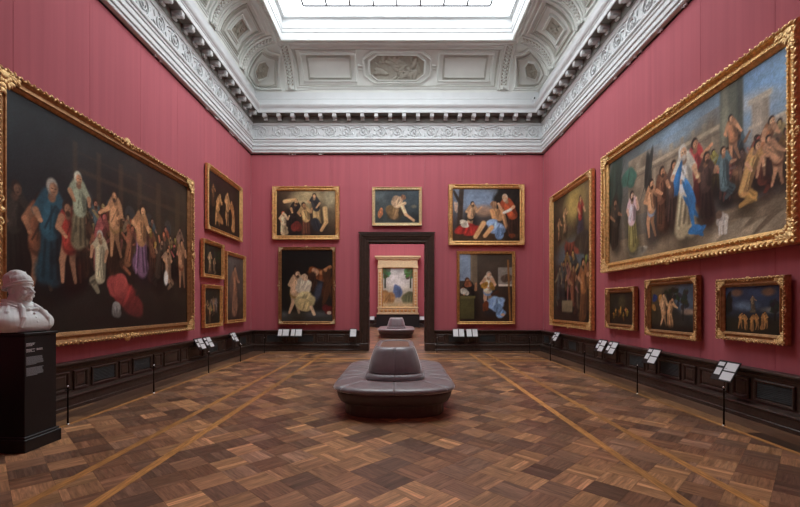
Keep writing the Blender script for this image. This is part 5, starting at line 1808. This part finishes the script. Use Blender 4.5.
    # soft cap: tall crown sagging backwards, turned-up rim sloping to the nape
    E((0.000, 0, 0.545), (0.132, 0.104, 0.085), (0, -0.30, 0))
    E((-0.030, 0, 0.575), (0.112, 0.096, 0.085), (0, -0.15, 0))
    E((-0.005, 0, 0.620), (0.085, 0.076, 0.052), (0, 0.12, 0))
    ring = []
    for k in range(36):
        a = k * 2 * PI / 36
        ring.append((-0.002 + 0.134 * math.cos(a), 0.104 * math.sin(a), 0.492 + 0.042 * math.cos(a)))
    mb.tube(ring, 0.0095, seg=8, closed=True)
    ring = [(x * 0.985, y * 0.99, z + 0.022) for x, y, z in ring]
    mb.tube(ring, 0.011, seg=8, closed=True)
    for s in (-1, 1):
        mb.tube([(0.02, s * 0.100, 0.53), (0.0, s * 0.088, 0.595), (0.03, s * 0.05, 0.655)], [0.008, 0.012, 0.008], seg=8)
        mb.tube([(-0.07, s * 0.085, 0.51), (-0.085, s * 0.07, 0.58), (-0.05, s * 0.04, 0.645)], [0.008, 0.012, 0.008], seg=8)
    mb.v = [(x, y, max(z, 0.0) - (0.016 if i >= head0 else 0.0)) for i, (x, y, z) in enumerate(mb.v)]
    me = fix_normals(mb.mesh('marble_bust', True))
    o = link('marble_bust', me, M['marble'])
    rm = o.modifiers.new('fuse', 'REMESH'); rm.mode = 'VOXEL'; rm.voxel_size = 0.004; rm.use_smooth_shade = True
    smo = o.modifiers.new('smooth', 'SMOOTH'); smo.factor = 0.5; smo.iterations = 1
    return o


bo = bust()
bo.scale = (1.06, 1.06, 1.06)
bo.location = (-4.235, 4.74, PZ + 0.006)
bo.rotation_euler = (0, 0, -0.06)
tag(bo, 'white marble bust of a bearded man in a soft cap', 'bust')

# ------------------------------------------------------------------ barrier posts
def post_meshes():
    a = MB().lathe([(0.013, 0.0), (0.013, 0.012), (0.011, 0.016), (0.011, 0.47), (0.014, 0.475), (0.014, 0.495), (0.006, 0.5)], seg=10)
    pole = fix_normals(a.mesh('pole', True)); pole.materials.append(M['blackmetal'])
    a = MB().ell((0, 0, 0.505), (0.014, 0.014, 0.014), u=10, v=6)
    tip = a.mesh('tip', True); tip.materials.append(M['steel'])
    a = MB().tube([(-0.04, 0, 0.46), (0.04, 0, 0.46)], 0.0065, seg=8).tube([(0, -0.03, 0.46), (0, 0.03, 0.46)], 0.0065, seg=8)
    arm = fix_normals(a.mesh('clamp')); arm.materials.append(M['blackmetal'])
    a = MB().lathe([(0.02, 0.0), (0.02, 0.006), (0.012, 0.012), (0.012, 0.018)], seg=12)
    ft = fix_normals(a.mesh('foot')); ft.materials.append(M['steel'])
    return pole, tip, arm, ft


PM = post_meshes()


def post(x, y, label):
    t = thing('barrier_post', label, 'post', (x, y, 0.0012), 0, 'slim black barrier posts on the inlaid line')
    link('pole', PM[0], None, t); link('tip', PM[1], None, t); link('clamp', PM[2], None, t); link('foot', PM[3], None, t)


post(-4.35, 5.6, 'slim black barrier post beside the bust plinth')
post(-4.35, 7.56, 'slim black barrier post under the huge dark crowd painting')
post(-4.35, 9.74, 'slim black barrier post in front of the pair of reading boards by the crowd painting')
post(-4.35, 11.7, 'slim black barrier post under the tall narrow standing figure painting')
post(-4.35, 13.77, 'slim black barrier post at the inlaid corner near the night-dark painting')
post(4.35, 5.54, 'slim black barrier post under the ring dance painting')
post(4.35, 7.55, 'slim black barrier post under the painting of two nudes in a garden')
post(4.35, 9.71, 'slim black barrier post under the small torchlit painting')
post(4.35, 11.9, 'slim black barrier post under the tall altar painting')
post(4.35, 13.77, 'slim black barrier post at the inlaid corner near the seated woman painting')
post(1.32, 13.9, 'slim black barrier post beside the doorway casing')


# ------------------------------------------------------------------ reading boards
def board_part(root, x, w, cards):
    """tilted black board on a bracket; front faces -y"""
    tilt = 0.5
    ct, st = math.cos(tilt), math.sin(tilt)
    mb = MB().box(-w / 2, w / 2, -0.006, 0.006, -0.16, 0.16, bev=0.003)
    b_ = obj('board', mb, M['black'], root, loc=(x, -0.26, 0.63), rot=(-tilt, 0, 0))
    obj('bracket', MB().box(x - 0.02, x + 0.02, -0.25, -0.12, 0.64, 0.67).box(x - 0.04, x + 0.04, -0.135, -0.123, 0.60, 0.70), M['blackmetal'], root)
    for (cx, cz, cw, ch) in cards:
        c = obj('card', MB().box(cx - cw / 2, cx + cw / 2, -0.0085, -0.006, cz - ch / 2, cz + ch / 2), M['paper'], b_)
    return b_


FULL = [(-0.12, 0.10, 0.11, 0.06), (-0.12, -0.02, 0.11, 0.11), (0.075, 0.072, 0.21, 0.125), (0.075, -0.075, 0.21, 0.125)]
PLAIN = [(-0.115, 0.01, 0.13, 0.24), (0.08, 0.01, 0.21, 0.24)]


def reading_board(label, pos, rotz, offs, cards=FULL, w=0.40):
    t = thing('reading_board', label, 'reading board', pos, rotz, 'slanted reading boards along the dado')
    for x in offs:
        board_part(t, x, w, cards)
    return t


LW, RW = PI / 2, -PI / 2
reading_board('pair of black reading boards with white cards by the crowd painting', (-XW, 10.55, 0), LW, (-0.23, 0.23))
reading_board('single black reading board with white cards under the tall narrow painting', (-XW, 12.45, 0), LW, (0,))
reading_board('single black reading board with white cards under the tall altar painting', (XW, 12.75, 0), RW, (0,))
reading_board('pair of black reading boards with white cards under the torchlit painting', (XW, 9.65, 0), RW, (-0.25, 0.25))
reading_board('single black reading board with white cards under the garden nudes painting', (XW, 7.9, 0), RW, (0,))
reading_board('single black reading board with white cards under the ring dance painting', (XW, 6.12, 0), RW, (0,))
reading_board('pair of reading boards with white cards under the night-dark painting', (-3.66, YB, 0), 0, (-0.22, 0.22), PLAIN)
reading_board('small single white reading card beside the doorway casing', (-1.5, YB, 0), 0, (0,), [(0, 0, 0.2, 0.27)], w=0.24)
reading_board('pair of reading boards with white cards under the seated woman painting', (2.33, YB, 0), 0, (-0.23, 0.23), [(-0.1, 0, 0.17, 0.27), (0.1, 0, 0.17, 0.27)])
reading_board('white reading card beside the altarpiece in the next room', (-1.86, YFAR, 0), 0, (0,), [(0, 0, 0.36, 0.27)])
reading_board('white reading card beside the altarpiece in the next room', (1.7, YFAR, 0), 0, (0,), [(0, 0, 0.36, 0.27)])

# small security camera on the cove band
t = thing('security_camera', 'tiny white security camera on the cornice ledge', 'camera', (4.62, YB - 0.36, 8.41))
obj('mount', MB().box(-0.03, 0.03, -0.03, 0.03, -0.01, 0.09, bev=0.006), M['paper'], t)
obj('camera_body', MB().box(-0.045, 0.045, -0.12, 0.05, 0.09, 0.16, bev=0.01), M['paper'], t)
obj('lens', MB().tube([(0, -0.14, 0.125), (0, -0.118, 0.125)], 0.028, seg=10), M['blackmetal'], t)
